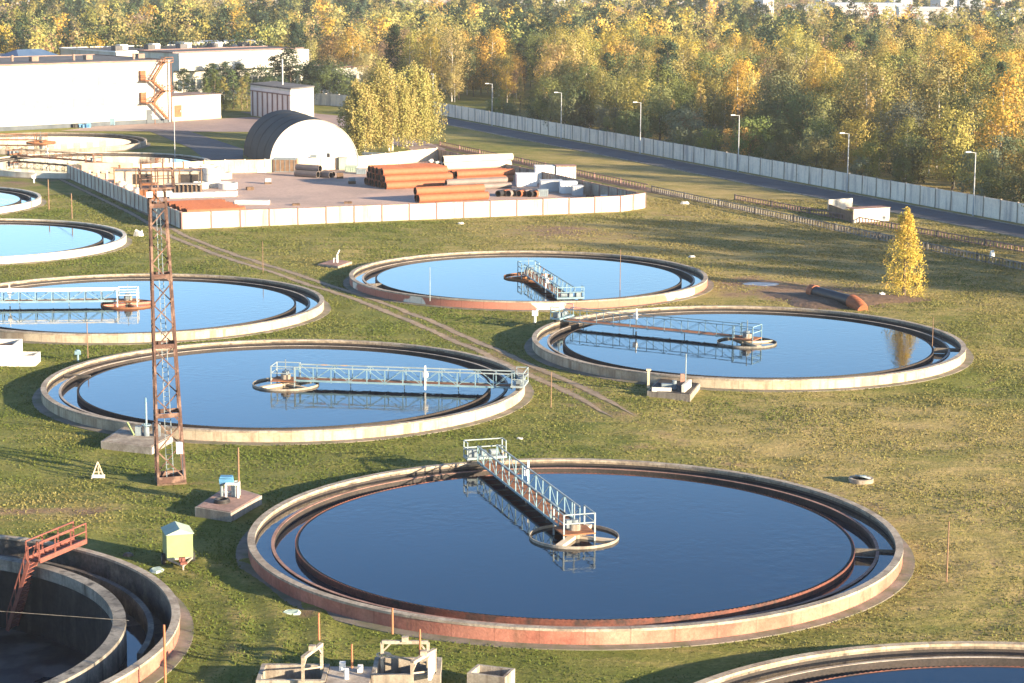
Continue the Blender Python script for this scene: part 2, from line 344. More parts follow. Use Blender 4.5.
GZ = near*(.05*smooth_noise(GX, GY, 3.0, 1) + .035*smooth_noise(GX, GY, .9, 2) + .06*smooth_noise(GX, GY, 9, 3))
mind = np.full(GX.shape, 1e9)
for k, (a, b) in TK.items(): mind = np.minimum(mind, np.hypot(GX-a, GY-b))
GZ *= np.clip((mind-21.0)/3, 0, 1)*np.clip((286-GY)/14, 0, 1)
GZ = np.where(mind < 21.3, 0, GZ) - .01
dry = np.clip(.25 + (GX-5)/60, .05, .62) + np.clip((GY-205)/300, 0, .22)
blobs = [((860, 520), 14, .30), ((960, 440), 12, .12), ((900, 440), 14, .20), ((560, 235), 22, .3), ((40, 512), 6, .5), ((330, 260), 14, .15), ((700, 420), 16, .05), ((930, 455), 5, -.6), ((100, 420), 12, -.1), ((400, 640), 14, -.35), ((960, 380), 9, -.45), ((740, 245), 22, .15)]
for (p, r, s_) in blobs:
    c = G(*p); dry = dry + s_*np.exp(-((GX-c.x)**2+(GY-c.y)**2)/(r*r))
dirt = np.zeros(GX.shape)
for (p, rx, ry, s_) in [((800, 292), 9, 9, 1.0), ((755, 283), 6, 6, .9), ((850, 302), 7, 4, .9), ((555, 232), 9, 9, .75), ((600, 236), 7, 6, .6), ((60, 511), 5, 1.3, .7), ((0, 512), 5, 1.6, .6),
                       ((590, 408), 3, 4, .6), ((700, 330), 3, 3, .3), ((308, 615), 1.6, 1.2, .7), ((8, 185), 6, 7, .8), ((200, 480), 3, 2, .5), ((680, 215), 8, 4, .5), ((560, 228), 5, 4, .8), ((640, 448), 4, 5, .3)]:
    c = G(*p); dirt = np.maximum(dirt, s_*np.exp(-(((GX-c.x)/rx)**2+((GY-c.y)/ry)**2)))
# worn wheel arcs in the turf right of the nearest tank and below the small trailer
for (cx, cy), rad, a0, a1 in [((3.9, 130.7), 25.5, -40, 60), ((3.9, 130.7), 27.4, -40, 60), ((3.9, 130.7), 31, -10, 50), ((21.9, 200.4), 24.5, -50, 20), ((21.9, 200.4), 26.3, -50, 20)]:
    ang = np.degrees(np.arctan2(GY-cy, GX-cx)); rd = np.abs(np.hypot(GX-cx, GY-cy)-rad)
    dirt = np.maximum(dirt, .38*np.exp(-(rd/.45)**2)*((ang > a0) & (ang < a1)))
    GZ = GZ - .05*np.exp(-(rd/.35)**2)*((ang > a0) & (ang < a1))
for (cx, cy), rad, a0, a1, w in [((-37.6, 110.2), 23.2, -20, 42, .55), ((-37.6, 110.2), 25.4, -20, 42, .7), ((-37.6, 110.2), 27.6, -10, 38, .6)]:
    ang = np.degrees(np.arctan2(GY-cy, GX-cx)); rd = np.abs(np.hypot(GX-cx, GY-cy)-rad); msk = ((ang > a0) & (ang < a1))
    GZ = GZ + .16*np.exp(-(rd/w)**2)*msk; dry = dry + .5*np.exp(-(rd/w)**2)*msk
trk = [G(*p) for p in [(60, 176), (100, 195), (140, 214), (181, 238), (235, 258), (300, 279), (365, 300), (430, 325), (480, 347), (530, 370), (575, 390), (625, 418)]]
trk2 = trk[-2:] + [G(*p) for p in [(700, 450), (800, 480), (900, 520)]]
dirt = np.maximum(dirt, .42*np.exp(-(dist_poly(GX, GY, trk)/2.6)**2)); dirt = np.maximum(dirt, .36*np.exp(-(dist_poly(GX, GY, trk2)/2.2)**2))
nx, ny = len(gx), len(gy); idx = np.arange(nx*ny).reshape(ny, nx)
cxm = (GX[:-1, :-1]+GX[1:, 1:])/2; cym = (GY[:-1, :-1]+GY[1:, 1:])/2
keep = np.hypot(cxm-TK['J'][0], cym-TK['J'][1]) > 20.4
F = np.stack([idx[:-1, :-1], idx[:-1, 1:], idx[1:, 1:], idx[1:, :-1]], -1)[keep]
me = bpy.data.meshes.new('ground')
me.vertices.add(nx*ny); me.vertices.foreach_set('co', np.stack([GX, GY, GZ], -1).astype(np.float32).ravel())
me.loops.add(F.size); me.loops.foreach_set('vertex_index', F.astype(np.int32).ravel())
me.polygons.add(len(F)); me.polygons.foreach_set('loop_start', np.arange(0, F.size, 4, dtype=np.int32)); me.polygons.foreach_set('loop_total', np.full(len(F), 4, dtype=np.int32))
for nm, arr in (('dry', dry), ('dirt', dirt)):
    at = me.attributes.new(nm, 'FLOAT', 'POINT'); at.data.foreach_set('value', arr.astype(np.float32).ravel())
me.materials.append(M['grass']); me.update(); me.polygons.foreach_set('use_smooth', [True]*len(F))
ground = bpy.data.objects.new('ground', me); COL.objects.link(ground); ground['kind'] = 'structure'

def struct(o): o['kind'] = 'structure'; return o
def strip_mesh(name, pts, w0, z, mat, off=0.0, rag=.18, step=.8, seed=0, soft=False):
    r = random.Random(seed); pl = [Vector((p[0], p[1], 0)) for p in pts]; P_ = []
    for a, b in zip(pl[:-1], pl[1:]):
        n = max(1, int((b-a).length/step)); P_ += [a.lerp(b, k/n) for k in range(n)]
    P_.append(pl[-1])
    for _ in range(6): P_ = [P_[0]] + [(P_[i-1]+P_[i]*2+P_[i+1])/4 for i in range(1, len(P_)-1)] + [P_[-1]]
    mb = MB(); vs = []
    for i, p in enumerate(P_):
        t = (P_[min(i+1, len(P_)-1)]-P_[max(i-1, 0)]).normalized(); nrm = Vector((-t.y, t.x, 0)); e = min(1, (len(P_)-i)/14)
        wl = w0/2*e*(1+r.uniform(-rag, rag)*2); wr = w0/2*e*(1+r.uniform(-rag, rag)*2)
        vs += [p+nrm*(off-wl)+Vector((0, 0, z)), p+nrm*(off+wr)+Vector((0, 0, z))]
    if soft:
        v3 = []
        for i in range(0, len(vs), 2): v3 += [vs[i], (vs[i]+vs[i+1])/2, vs[i+1]]
        mb.add(v3, [f for i in range(len(P_)-1) for f in ((3*i, 3*i+1, 3*i+4, 3*i+3), (3*i+1, 3*i+2, 3*i+5, 3*i+4))]); return mb
    mb.add(vs, [(2*i, 2*i+1, 2*i+3, 2*i+2) for i in range(len(P_)-1)])
    return mb
# twin-rut dirt track
mb = MB()
for off in (-.95, .95):
    s_ = strip_mesh('t', trk, 1.35, 0, None, off, .06, .7, 3 if off > 0 else 4, True)
    # follow the terrain
    vv = []
    for v in s_.v:
        i = min(max(np.searchsorted(gx, v[0]), 1), nx-1); j = min(max(np.searchsorted(gy, v[1]), 1), ny-1)
        vv.append((v[0], v[1], float(GZ[j-1:j+1, i-1:i+1].max())+.02))
    mb.add(vv, s_.f)
def track_mat():
    m, n, b = newmat('track_soil'); vec = coords(n)
    col = mixc(n, ramp(n, noise(n, 1.5, 5, .7, vec), .35, .65), (.23, .155, .095), (.34, .25, .165)); n.links.new(col, b.inputs['Base Color']); b.inputs['Roughness'].default_value = .95
    at_ = n.nodes.new('ShaderNodeAttribute'); at_.attribute_name = 'edge'; ad_ = n.nodes.new('ShaderNodeMath'); ad_.operation = 'ADD'
    n.links.new(at_.outputs['Fac'], ad_.inputs[0]); n.links.new(noise(n, 1.3, 6, .75, vec), ad_.inputs[1]); al_ = ad_.outputs[0]
    tp = n.nodes.new('ShaderNodeBsdfTransparent'); mx = n.nodes.new('ShaderNodeMixShader'); n.links.new(ramp(n, al_, .62, .98), mx.inputs[0])
    n.links.new(tp.outputs[0], mx.inputs[1]); n.links.new(b.outputs[0], mx.inputs[2]); n.links.new(mx.outputs[0], n.nodes['Material Output'].inputs[0]); return m
o = struct(mb.build('dirt_track', track_mat())); at = o.data.attributes.new('edge', 'FLOAT', 'POINT'); at.data.foreach_set('value', [[0.0, .75, 0.0][i % 3] for i in range(len(o.data.vertices))])

def poly(name, pts, mat, z=.03, sc=None):
    return struct(MB().sheet([G(*p) for p in pts], z).build(name, mat))
# perimeter line of the long concrete wall
WA, WB = G(470, 120.5), G(1024, 224)
wd = (WB-WA).normalized(); wn = Vector((wd.y, -wd.x, 0))          # wn points to the near side
if wn.y > 0: wn = -wn
W0 = WA - wd*45; W1 = WB + wd*95
def quad_along(a, b, o0, o1): return [a+wn*o0, b+wn*o0, b+wn*o1, a+wn*o1]
mb = MB(); mb.prism([tuple(p)[:2] for p in quad_along(W0-wd*60, W1, 2.2, 9.4)], -.05, .04); struct(mb.build('road', M['asphalt']))
mb = MB(); mb.prism([tuple(p)[:2] for p in quad_along(W0-wd*60, W1, 9.4, 9.6)], -.05, .12); mb.prism([tuple(p)[:2] for p in quad_along(W0-wd*60, W1, 2.0, 2.2)], -.05, .12); struct(mb.build('kerb', M['conc']))
poly('yard_ground', [(181, 229), (68, 178), (120, 176), (205, 173.5), (265, 172.5), (358, 169), (438, 160), (645, 208), (620, 211)], M['yard'], .035)
poly('pavement', [(120, 123.5), (178, 121), (252, 117), (300, 122), (262, 132), (150, 131.5), (60, 131)], M['paving'], .03)
poly('path', [(150, 131.6), (188, 131), (243, 149), (243, 160), (206, 160), (190, 148)], M['asphalt'], .035)
poly('service_lane', [(300, 122), (345, 128), (440, 160), (438, 154), (446, 149), (360, 118), (300, 112), (240, 112)], M['paving'], .026)

# ------------------------------------------------------------------ settling tanks
WL = RIM-.38                                     # water level
def tank(key, label, wall, lip, weir, top, drained=False, wl=WL):
    x, y = TK[key]; t = thing('settling_tank', label, 'settling tank', (x, y, 0), 0, 'round settling tanks of the treatment plant')
    b = -5 if drained else -.3
    MB().rev([(20, b), (20, RIM-.12), (19.62, RIM-.12), (19.62, b)], 200).build('outer_wall', wall, t, True)
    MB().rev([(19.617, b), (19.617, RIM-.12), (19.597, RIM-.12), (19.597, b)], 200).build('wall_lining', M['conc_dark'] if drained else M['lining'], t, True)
    MB().rev([(20.04, RIM-.117), (20.04, RIM+.02), (19.58, RIM+.02), (19.58, RIM-.117)], 200).build('rim', top, t, True)
    MB().rev([(20.005, -.3), (20.75, -.3), (20.75, .04), (20.005, .07)], 160).build('apron', M['apron'], t, True)
    if not drained:
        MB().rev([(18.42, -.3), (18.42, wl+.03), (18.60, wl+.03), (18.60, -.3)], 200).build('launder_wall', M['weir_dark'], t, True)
        MB().rev([(18.41, wl+.032), (18.41, wl+.06), (18.61, wl+.06), (18.61, wl+.032)], 200).build('launder_lip', lip, t, True)
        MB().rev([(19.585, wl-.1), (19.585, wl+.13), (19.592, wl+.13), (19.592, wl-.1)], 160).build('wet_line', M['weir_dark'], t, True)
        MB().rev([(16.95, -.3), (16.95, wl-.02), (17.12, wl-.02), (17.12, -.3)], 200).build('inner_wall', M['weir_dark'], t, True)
        MB().rev([(17.12, wl-.5), (17.12, wl+.004), (17.15, wl+.004), (17.15, wl-.5)], 720, jag=((1, 2), .045)).build('weir_plate', weir, t)
        w = MB(); n = 200
        w.add([(16.95*math.cos(2*math.pi*k/n), 16.95*math.sin(2*math.pi*k/n), wl) for k in range(n)], [tuple(range(n))])
        w.rev([(18.60, wl-.02), (19.60, wl-.02)], n, False)
        w.build('water', M['water'], t)
        MB().rev([(17.15, wl-.38), (18.42, wl-.38)], n, False).build('launder_water', M['water_trough'], t)
        # dividing sluice plates across the launder
        for a in ([-9] if key in 'AC' else [170] if key in 'B' else [200]):
            ca, sa = math.cos(R_(a)), math.sin(R_(a)); MB().bar((17.16*ca, 17.16*sa, wl-.1), (19.5*ca, 19.5*sa, wl-.1), .14, .5).build('sluice_plate', M['conc_dark'], t)
    return t
def inlet_well(t, ring_mat, beam_mat, rot=0.0, dz=WL):
    w = MB().rev([(2.78, dz-.4), (2.78, dz+.17), (2.72, dz+.17), (2.72, dz-.4)], 48).build('inlet_well', ring_mat, t, True)
    mb = MB(); c, s_ = math.cos(rot), math.sin(rot)
    mb.bar((-2.66*c, -2.66*s_, dz+.10), (2.66*c, 2.66*s_, dz+.10), .45, .22); mb.bar((2.6*s_, -2.6*c, dz+.06), (-2.6*s_*.2, 2.6*c*.2, dz+.06), .30, .18)
    mb.build('cross_beam', beam_mat, w)
    MB().tube((0, 0, -.3), (0, 0, dz+.9), .42, n=16).build('centre_column', M['conc'], t, True)
TA = tank('A', 'largest and nearest full tank in the middle foreground, faded red outer wall', M['conc_red'], M['lip_pink'], M['weir_red'], M['rim_top'])
TB = tank('B', 'cream walled tank behind the lattice mast, left of the dirt track', M['conc_cream'], M['lip_light'], M['weir_dark'], M['rim_top'])
TC = tank('C', 'cream walled tank right of the dirt track with yellow tree reflected in it', M['conc_cream'], M['lip_light'], M['weir_dark'], M['rim_top'])
TD = tank('D', 'tank with red and white patched wall in the centre below the pipe yard', M['conc_patch'], M['lip_light'], M['weir_dark'], M['rim_top'])
TE = tank('E', 'pale walled tank at the left edge directly behind the mast tank, pale bridge across it', M['conc_cream'], M['lip_light'], M['weir_dark'], M['rim_top'])
TF = tank('F', 'pale tank cut by the left edge beside the wire strung between two posts', M['yardpan'], M['lip_light'], M['weir_dark'], M['yardpan'])
TG = tank('G', 'white rimmed tank of which only a small right end shows at left edge', M['yardpan'], M['lip_light'], M['weir_dark'], M['yardpan'])
TH = tank('H', 'farthest tank, in front of the white factory building, mirroring its wall', M['conc'], M['lip_light'], M['weir_dark'], M['rim_top'])
TI = tank('I', 'bright white walled tank directly behind the clutter of the pipe yard', M['yardpan'], M['lip_light'], M['weir_dark'], M['yardpan'])
TKn = tank('K', 'cream rimmed tank cut off by the bottom right corner', M['conc_cream'], M['lip_light'], M['weir_red'], M['conc_cream'])
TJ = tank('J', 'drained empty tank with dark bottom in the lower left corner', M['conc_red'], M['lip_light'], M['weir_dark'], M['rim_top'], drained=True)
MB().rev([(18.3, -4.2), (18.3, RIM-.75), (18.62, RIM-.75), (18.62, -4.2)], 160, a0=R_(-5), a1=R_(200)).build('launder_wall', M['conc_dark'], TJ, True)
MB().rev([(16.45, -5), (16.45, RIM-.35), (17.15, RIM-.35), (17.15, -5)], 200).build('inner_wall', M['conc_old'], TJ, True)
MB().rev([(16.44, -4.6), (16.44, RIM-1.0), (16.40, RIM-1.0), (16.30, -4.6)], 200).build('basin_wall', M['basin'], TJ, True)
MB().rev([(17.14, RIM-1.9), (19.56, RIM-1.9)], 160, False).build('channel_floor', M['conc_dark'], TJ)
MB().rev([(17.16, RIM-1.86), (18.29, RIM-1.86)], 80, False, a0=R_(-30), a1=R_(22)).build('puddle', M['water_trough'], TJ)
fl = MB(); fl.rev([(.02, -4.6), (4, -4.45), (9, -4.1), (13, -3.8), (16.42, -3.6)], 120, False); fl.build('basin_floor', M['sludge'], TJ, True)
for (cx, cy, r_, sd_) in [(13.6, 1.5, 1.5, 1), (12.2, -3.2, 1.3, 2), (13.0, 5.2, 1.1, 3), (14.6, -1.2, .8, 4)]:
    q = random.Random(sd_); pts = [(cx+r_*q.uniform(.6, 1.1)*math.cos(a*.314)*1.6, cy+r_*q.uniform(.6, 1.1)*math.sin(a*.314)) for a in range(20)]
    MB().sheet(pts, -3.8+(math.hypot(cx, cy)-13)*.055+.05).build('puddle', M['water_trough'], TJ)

# ------------------------------------------------------------------ scraper bridges
def rail(mb, p, q, h, n, w=.05, mid=True):
    p, q = Vector(p), Vector(q)
    for k in range(n+1): a = p.lerp(q, k/n); mb.bar(a, a+Vector((0, 0, h)), w)
    mb.bar(p+Vector((0, 0, h)), q+Vector((0, 0, h)), w); 
    if mid: mb.bar(p+Vector((0, 0, h*.55)), q+Vector((0, 0, h*.55)), w*.8)
def bridge(key, aim, label, mat, chord_=.11, bays=12, top=1.25, deckm='rust', carriage=True, overrun=0.0, w=.7, low=None):
    low = low or mat
    x, y = TK[key]; d = Vector(aim)-Vector((x, y, RIM)); ang = math.atan2(d.y, d.x)
    t = thing('scraper_bridge', label, 'scraper bridge', (x, y, RIM+.03), ang, 'rotating scraper bridges over the tanks')
    x0, x1 = (1.0-overrun), 19.2
    for sgn in (-1, 1):
        mb = MB(); yy = sgn*w; chord = chord_*.66
        mb.bar((x0, yy, .12), (x1, yy, .12), chord, chord*1.5, 1); mb.bar((x0, yy, top), (x1, yy, top), chord*1.1, chord*.9)
        for k in range(bays+1):
            xx = x0+(x1-x0)*k/bays; mb.bar((xx, yy, .1), (xx, yy, top), chord*.75, None, 1)
            if k < bays: xn = x0+(x1-x0)*(k+1)/bays; mb.bar((xx, yy, .15 if k % 2 else top), (xn, yy, top if k % 2 else .15), chord*.45, None, 1)
        mb.build('side_truss', [mat, low], t)
    mb = MB()
    nb = bays*3
    for k in range(nb): xx = x0+(x1-x0)*(k+.5)/nb; mb.box((xx, 0, .10), ((x1-x0)/nb*.97, 2*w-.12, .07))
    mb.build('deck', M[deckm], t)
    mb = MB()
    for k in range(bays+1): xx = x0+(x1-x0)*k/bays; mb.bar((xx, -w, .02), (xx, w, .02), chord*.8)
    for k in range(0, bays, 3): xx = x0+(x1-x0)*k/bays; mb.bar((xx, 0, .0), (xx, 0, -.45), .06)
    mb.build('cross_bearer', M['mach'], t)
    # centre platform
    mb = MB(); cw = 1.0
    for a, b in ((-1, -1), (1, -1), (1, 1), (-1, 1)): mb.bar((a*cw, b*cw, -.5), (a*cw, b*cw, 1.35), .09)
    for z in (.75, 1.32):
        mb.bar((-cw, -cw, z), (cw, -cw, z), .06); mb.bar((-cw, cw, z), (cw, cw, z), .06); mb.bar((-cw, -cw, z), (-cw, cw, z), .06)
    mb.build('centre_railing', mat, t); MB().box((0, 0, .06), (2.1, 2.1, .08)).build('centre_platform', M['rust'], t)
    mb = MB(); mb.tube((0, 0, .1), (0, 0, .75), .28, n=14); mb.box((.0, .38, .5), (.4, .35, .5)); mb.bar((0, 0, .7), (0, 0, 1.75), .07); mb.build('slip_ring_housing', M['mach'], t)
    # lamp or sampler post standing at mid span
    mb = MB(); mb.bar((12.0, -w-.06, -.3), (12.0, -w-.06, 1.75), .11); mb.box((12.0, -w+.1, 1.0), (.38, .34, .5)); mb.build('control_post', M['white'], t)
    if carriage:
        mb = MB(); mb.box((19.75, 0, .34), (1.1, 2.9, .16)); 
        for a, b in ((19.3, -1.4), (20.25, -1.4), (20.25, 1.4), (19.3, 1.4)): mb.bar((a, b, .3), (a, b, 1.5), .07)
        for z in (.95, 1.47):
            mb.bar((19.3, -1.4, z), (20.25, -1.4, z), .07); mb.bar((20.25, -1.4, z), (20.25, 1.4, z), .07); mb.bar((20.25, 1.4, z), (19.3, 1.4, z), .07)
        cr = mb.build('drive_carriage', mat, t)
        for sgn in (-1, 1):
            MB().tube((19.62, sgn*1.15, .26), (19.92, sgn*1.15, .26), .26, n=18).build('wheel', M['tyre'], cr, True)
        mb = MB(); mb.box((19.8, .95, .66), (.55, .6, .48)); mb.tube((19.8, -.3, .62), (19.8, -.95, .62), .22, n=14); mb.box((19.8, .1, .62), (.5, .4, .36)); mb.build('drive_motor', M['mach'], cr)
    return t
inlet_well(TA, M['conc'], M['pale_pipe'], 1.2); inlet_well(TB, M['conc'], M['beige'], .8); inlet_well(TC, M['conc_old'], M['beige'], 1.9)
inlet_well(TD, M['rust'], M['rust'], .6); inlet_well(TE, M['rust_orange'], M['conc_red'], .5); inlet_well(TH, M['rust'], M['rust'], .5); inlet_well(TI, M['rust'], M['beige'], .3); inlet_well(TKn, M['lip_light'], M['beige'], .3)
inlet_well(TF, M['rust'], M['rust'], .2); inlet_well(TG, M['rust'], M['rust'], .2)
bridge('A', G(478, 456, RIM), 'pale blue truss bridge reaching from the back rim to the middle of the nearest tank', M['paint_pale'], .13, 12, low=M['paint_cyan'])
bridge('B', G(515, 388, RIM), 'pale grey bridge running to the right rim of the tank behind the mast', M['paint_pale'], .15, 12, low=M['paint_teal'])
bridge('C', G(556, 320, RIM), 'thin grey teal bridge running to the left rim of the tank right of the track', M['paint_teal'], .10, 10)
bridge('D', G(568, 300, RIM), 'short looking white bridge reaching the near rim of the red and white tank', M['paint_cyan'], .14, 10)
bridge('E', G(-40, 303, RIM), 'white and cyan bridge leaving the picture at the left edge', M['white'], .19, 11, low=M['paint_cyan'])
bridge('H', G(-120, 140, RIM), 'rusty bridge on the farthest tank in front of the factory', M['rust'], .14, 10)
bridge('I', G(-60, 150, RIM), 'rusty bridge on the white tank behind the pipe yard', M['rust'], .14, 10)

# ------------------------------------------------------------------ fences and walls
def panel_fence(name, pts, h, pw, label, pm_, post_m, cat='fence', thick=.14, cap=None, ph=.12, pwid=.2):
    pts = [Vector((p[0], p[1], 0)) for p in pts]; t = thing(name, label, cat, pts[0])
    for a, b in zip(pts[:-1], pts[1:]):
        L = (b-a).length; n = max(1, round(L/pw)); d = (b-a)/n; rz = math.atan2(d.y, d.x); u = d.normalized()
        for k in range(n):
            p = a+d*k; c = p+d/2; hh = h+random.uniform(-.03, .03); tilt = random.uniform(-.02, .02)
            mb = MB(); ln = d.length-pwid-.01
            mb.box((c.x, c.y, hh/2-.1), (ln, thick, hh+.0), rz)
            for zz in (.18, hh-.28): mb.box((c.x, c.y, zz), (ln-.05, thick+.07, .14), rz)
            for q in ((-.33, 0, .33) if name == 'yard_fence' else ()): mb.box((c.x+u.x*ln*q, c.y+u.y*ln*q, hh/2-.05), (.12, thick+.06, hh-.3), rz)
            if cap: mb.box((c.x, c.y, hh-.06), (ln, thick+.12, .07), rz, 1)
            mb.build('panel', [pm_, cap] if cap else pm_, t, world=True)
            MB().box((p.x, p.y, (h+ph)/2-.1), (pwid, pwid+.08, h+ph), rz).build('post', post_m, t, world=True)
    p = pts[-1]; MB().box((p.x, p.y, (h+ph)/2-.1), (pwid, pwid+.08, h+ph)).build('post', post_m, t, world=True)
    return t
panel_fence('concrete_wall', [W0, W1], 2.9, 4.0, 'long pale concrete panel wall along the asphalt road at the edge of the woods', M['wallpan'], M['conc'], 'wall')
panel_fence('concrete_wall', [G(436, 113), G(300, 103.5)], 2.9, 4.5, 'short far stretch of pale concrete wall behind the weeping birches', M['wallpan'], M['wallpan'], 'wall')
panel_fence('yard_fence', [G(182, 229), G(620, 211.5), G(645, 208)], 2.3, 4.0, 'front white panel fence of the pipe yard facing the grass', M['yardpan'], M['postdk'], cap=M['postdk'])
panel_fence('yard_fence', [G(181, 228.5), G(68, 178)], 2.3, 2.6, 'left shaded white panel fence of the pipe yard beside the dirt track', M['yardpan'], M['postdk'])
panel_fence('yard_fence', [G(68.5, 177.6), G(120, 179), G(204, 174)], 2.3, 4.0, 'rear left fence of the pipe yard in front of the white walled tank', M['beige'], M['rust_orange'])
panel_fence('yard_fence', [G(205, 173.6), G(265, 172.5), G(358, 169), G(437, 160)], 2.3, 3.5, 'rear beige fence of the pipe yard in front of the arched hangar', M['beige'], M['yardpan'])
panel_fence('yard_fence', [G(438, 160), G(645.5, 207.6)], 2.0, 3.0, 'right fence of the pipe yard seen from its dark inner side', M['conc'], M['postdk'], cap=M['postdk'])

def picket_fence(px0, px1, h, label, m1, m2, sp=.68):
    a, b = G(*px0), G(*px1); t = thing('picket_fence', label, 'fence', a); L = (b-a).length; nS = max(1, round(L/10.2)); d = (b-a)/nS; u = d.normalized(); rz = math.atan2(u.y, u.x)
    for s_ in range(nS):
        p = a+d*s_; mb = MB(); n = int(d.length/sp)
        for k in range(n): q = p+u*(k+.5)*sp; mb.box((q.x, q.y, h/2), (.13, .09, h), rz)
        mb.bar(p+Vector((0, 0, h*.95)), p+d+Vector((0, 0, h*.95)), .14, .12); mb.bar(p+Vector((0, 0, .14)), p+d+Vector((0, 0, .14)), .10, .10)
        mb.build('fence_bay', m1, t, world=True)
        MB().box((p.x, p.y, h/2), (.2, .2, h+.2), rz).build('post', m2, t, world=True)
picket_fence((652, 192), (1090, 285), .95, 'low weathered picket fence running between grass and service lane, nearer one', M['conc_old'], M['conc_dark'])
picket_fence((735, 200), (1090, 265), .8, 'low rust brown picket fence behind the weathered one at the right', M['postdk'], M['conc_dark'])
picket_fence((440, 146), (648, 190), .9, 'dark rail fence along the back of the pipe yard toward the birches', M['postdk'], M['postdk'], 1.0)
struct(strip_mesh('s', [G(430, 144), (G(650, 193)+Vector((1.5, 1.5, 0))), G(1090, 277)], 3.0, .012, None, 0, .15, 2).build('gravel_strip', M['soil']))

# street lamps along the wall
def lamp(x, ytop, label):
    by = 120.5+.1868*(x-470)+1.2; p = G(x, by); sc = FPX/(p.y/_c); h = (by-ytop)/sc/.97
    t = thing('street_lamp', label, 'street lamp', p, 0, 'street lamps along the boundary wall')
    MB().tube((0, 0, 0), (0, 0, 1.3), .13, .11, 10).tube((0, 0, 1.3), (0, 0, h), .10, .07, 10).build('pole', M['lamp_grey'], t, True)
    MB().bar((0, 0, h-.05), (-.9, -.2, h+.08), .07).build('arm', M['lamp_grey'], t)
    MB().box((-1.1, -.24, h+.08), (.75, .3, .16), .2).build('lamp_head', M['white'], t)
names = ['leftmost street lamp, standing by the start of the long wall', 'second street lamp from the left along the wall', 'third street lamp from the left, above the yard crates', 'fourth street lamp, right of the middle of the wall',
         'fifth street lamp, above the small white concrete shelter', 'rightmost street lamp, right of the single yellow tree']
for (x, yt), nm in zip([(492, 86), (561, 95), (640, 105), (738, 118), (847, 136), (973, 155)], names): lamp(x, yt, nm)
def pole(px, py, ytop, label, mat, r=.06, name='marker_pole', cat='pole', top=None, z0=0.0, group=None):
    p = G(px, py, z0); h = (py-ytop)/(FPX/(p.y/_c))/.975
    mb = MB().tube((0, 0, 0), (0, 0, h), r, r*.8, 8)
    if top: mb.box((0, 0, h), top)
    o = mb.build(name, mat); o.location = p; return tag(o, label, cat, group)
pole(433, 113, 76, 'pale lamp post beside the right side of the weeping birches', M['lamp_grey'], .11, 'lamp_post', 'lamp post', (.9, .3, .15))
pole(197, 96, 67, 'thin white pillar under the end of the raised white gallery', M['white'], .25, 'pillar', 'pillar')

# ------------------------------------------------------------------ buildings
def block(name, label, p0, p1, depth, h, wall, roof, parapet=None, cat='building', z0=0.0, side=None):
    """box building on a front line p0->p1 going depth metres away from the camera; returns thing + local frame"""
    p0, p1 = Vector((p0[0], p0[1], 0)), Vector((p1[0], p1[1], 0)); d = p1-p0; rz = math.atan2(d.y, d.x); L = d.length
    t = thing(name, label, cat, p0, rz)
    MB().box((L/2, depth/2, (z0+h)/2), (L, depth, h-z0)).build('wall', wall, t)
    MB().box((L/2, depth/2, h+.06), (L+.3, depth+.3, .12)).build('roof', roof, t)
    if parapet:
        mb = MB()
        for c, dd in (((L/2, -.12, h+.12), (L+.5, .22, .36)), ((L/2, depth+.12, h+.12), (L+.5, .22, .36)), ((-.14, depth/2, h+.12), (.22, depth, .36)), ((L+.14, depth/2, h+.12), (.22, depth, .36))): mb.box(c, dd)
        mb.build('parapet', parapet, t)
    return t, L
# main white factory block
mp0, mp1 = G(-210, 142), G(171, 122.5)
fac, L = block('factory_building', 'long white factory block with faded window panels and rusty outside stairs', mp0, mp1, 32, 13.4, M['whitewall'], M['roof_dark'], M['parapet'])
MB().box((L/2, -.06, .45), (L, .13, .9)).build('plinth', M['wallbase'], fac)
for row, z in ((0, 9.6), (1, 5.2)):
    for k in range(26):
        xx = L-14-k*3.1 
        if random.random() < .12 or xx < 3: continue
        w = MB().box((xx, -.03, z), (1.5, .08, 1.9)).build('window', M['window'], fac)
        MB().box((xx, -.05, z-1.02), (1.7, .12, .1)).build('sill', M['white'], w)
d = MB().box((L-5.4, -.05, 1.9), (1.3, .12, 2.2)).build('door', M['wallbase'], fac); MB().box((L-5.0, -.13, 1.9), (.08, .05, .2)).build('handle', M['white'], d)
mb = MB()
for k in range(7): xx = L-6-k*13; mb.tube((xx, 5+(k % 3)*3, 13.7), (xx, 5+(k % 3)*3, 15.0), .3, n=10); mb.box((xx+4, 9, 14.2), (1.6, 1.4, 1.0))
mb.build('roof_vent', M['parapet'], fac)
MB().tube((L-.5, -.28, .3), (L-.5, -.28, 13.6), .2, n=10).build('downpipe', M['white'], fac, True)
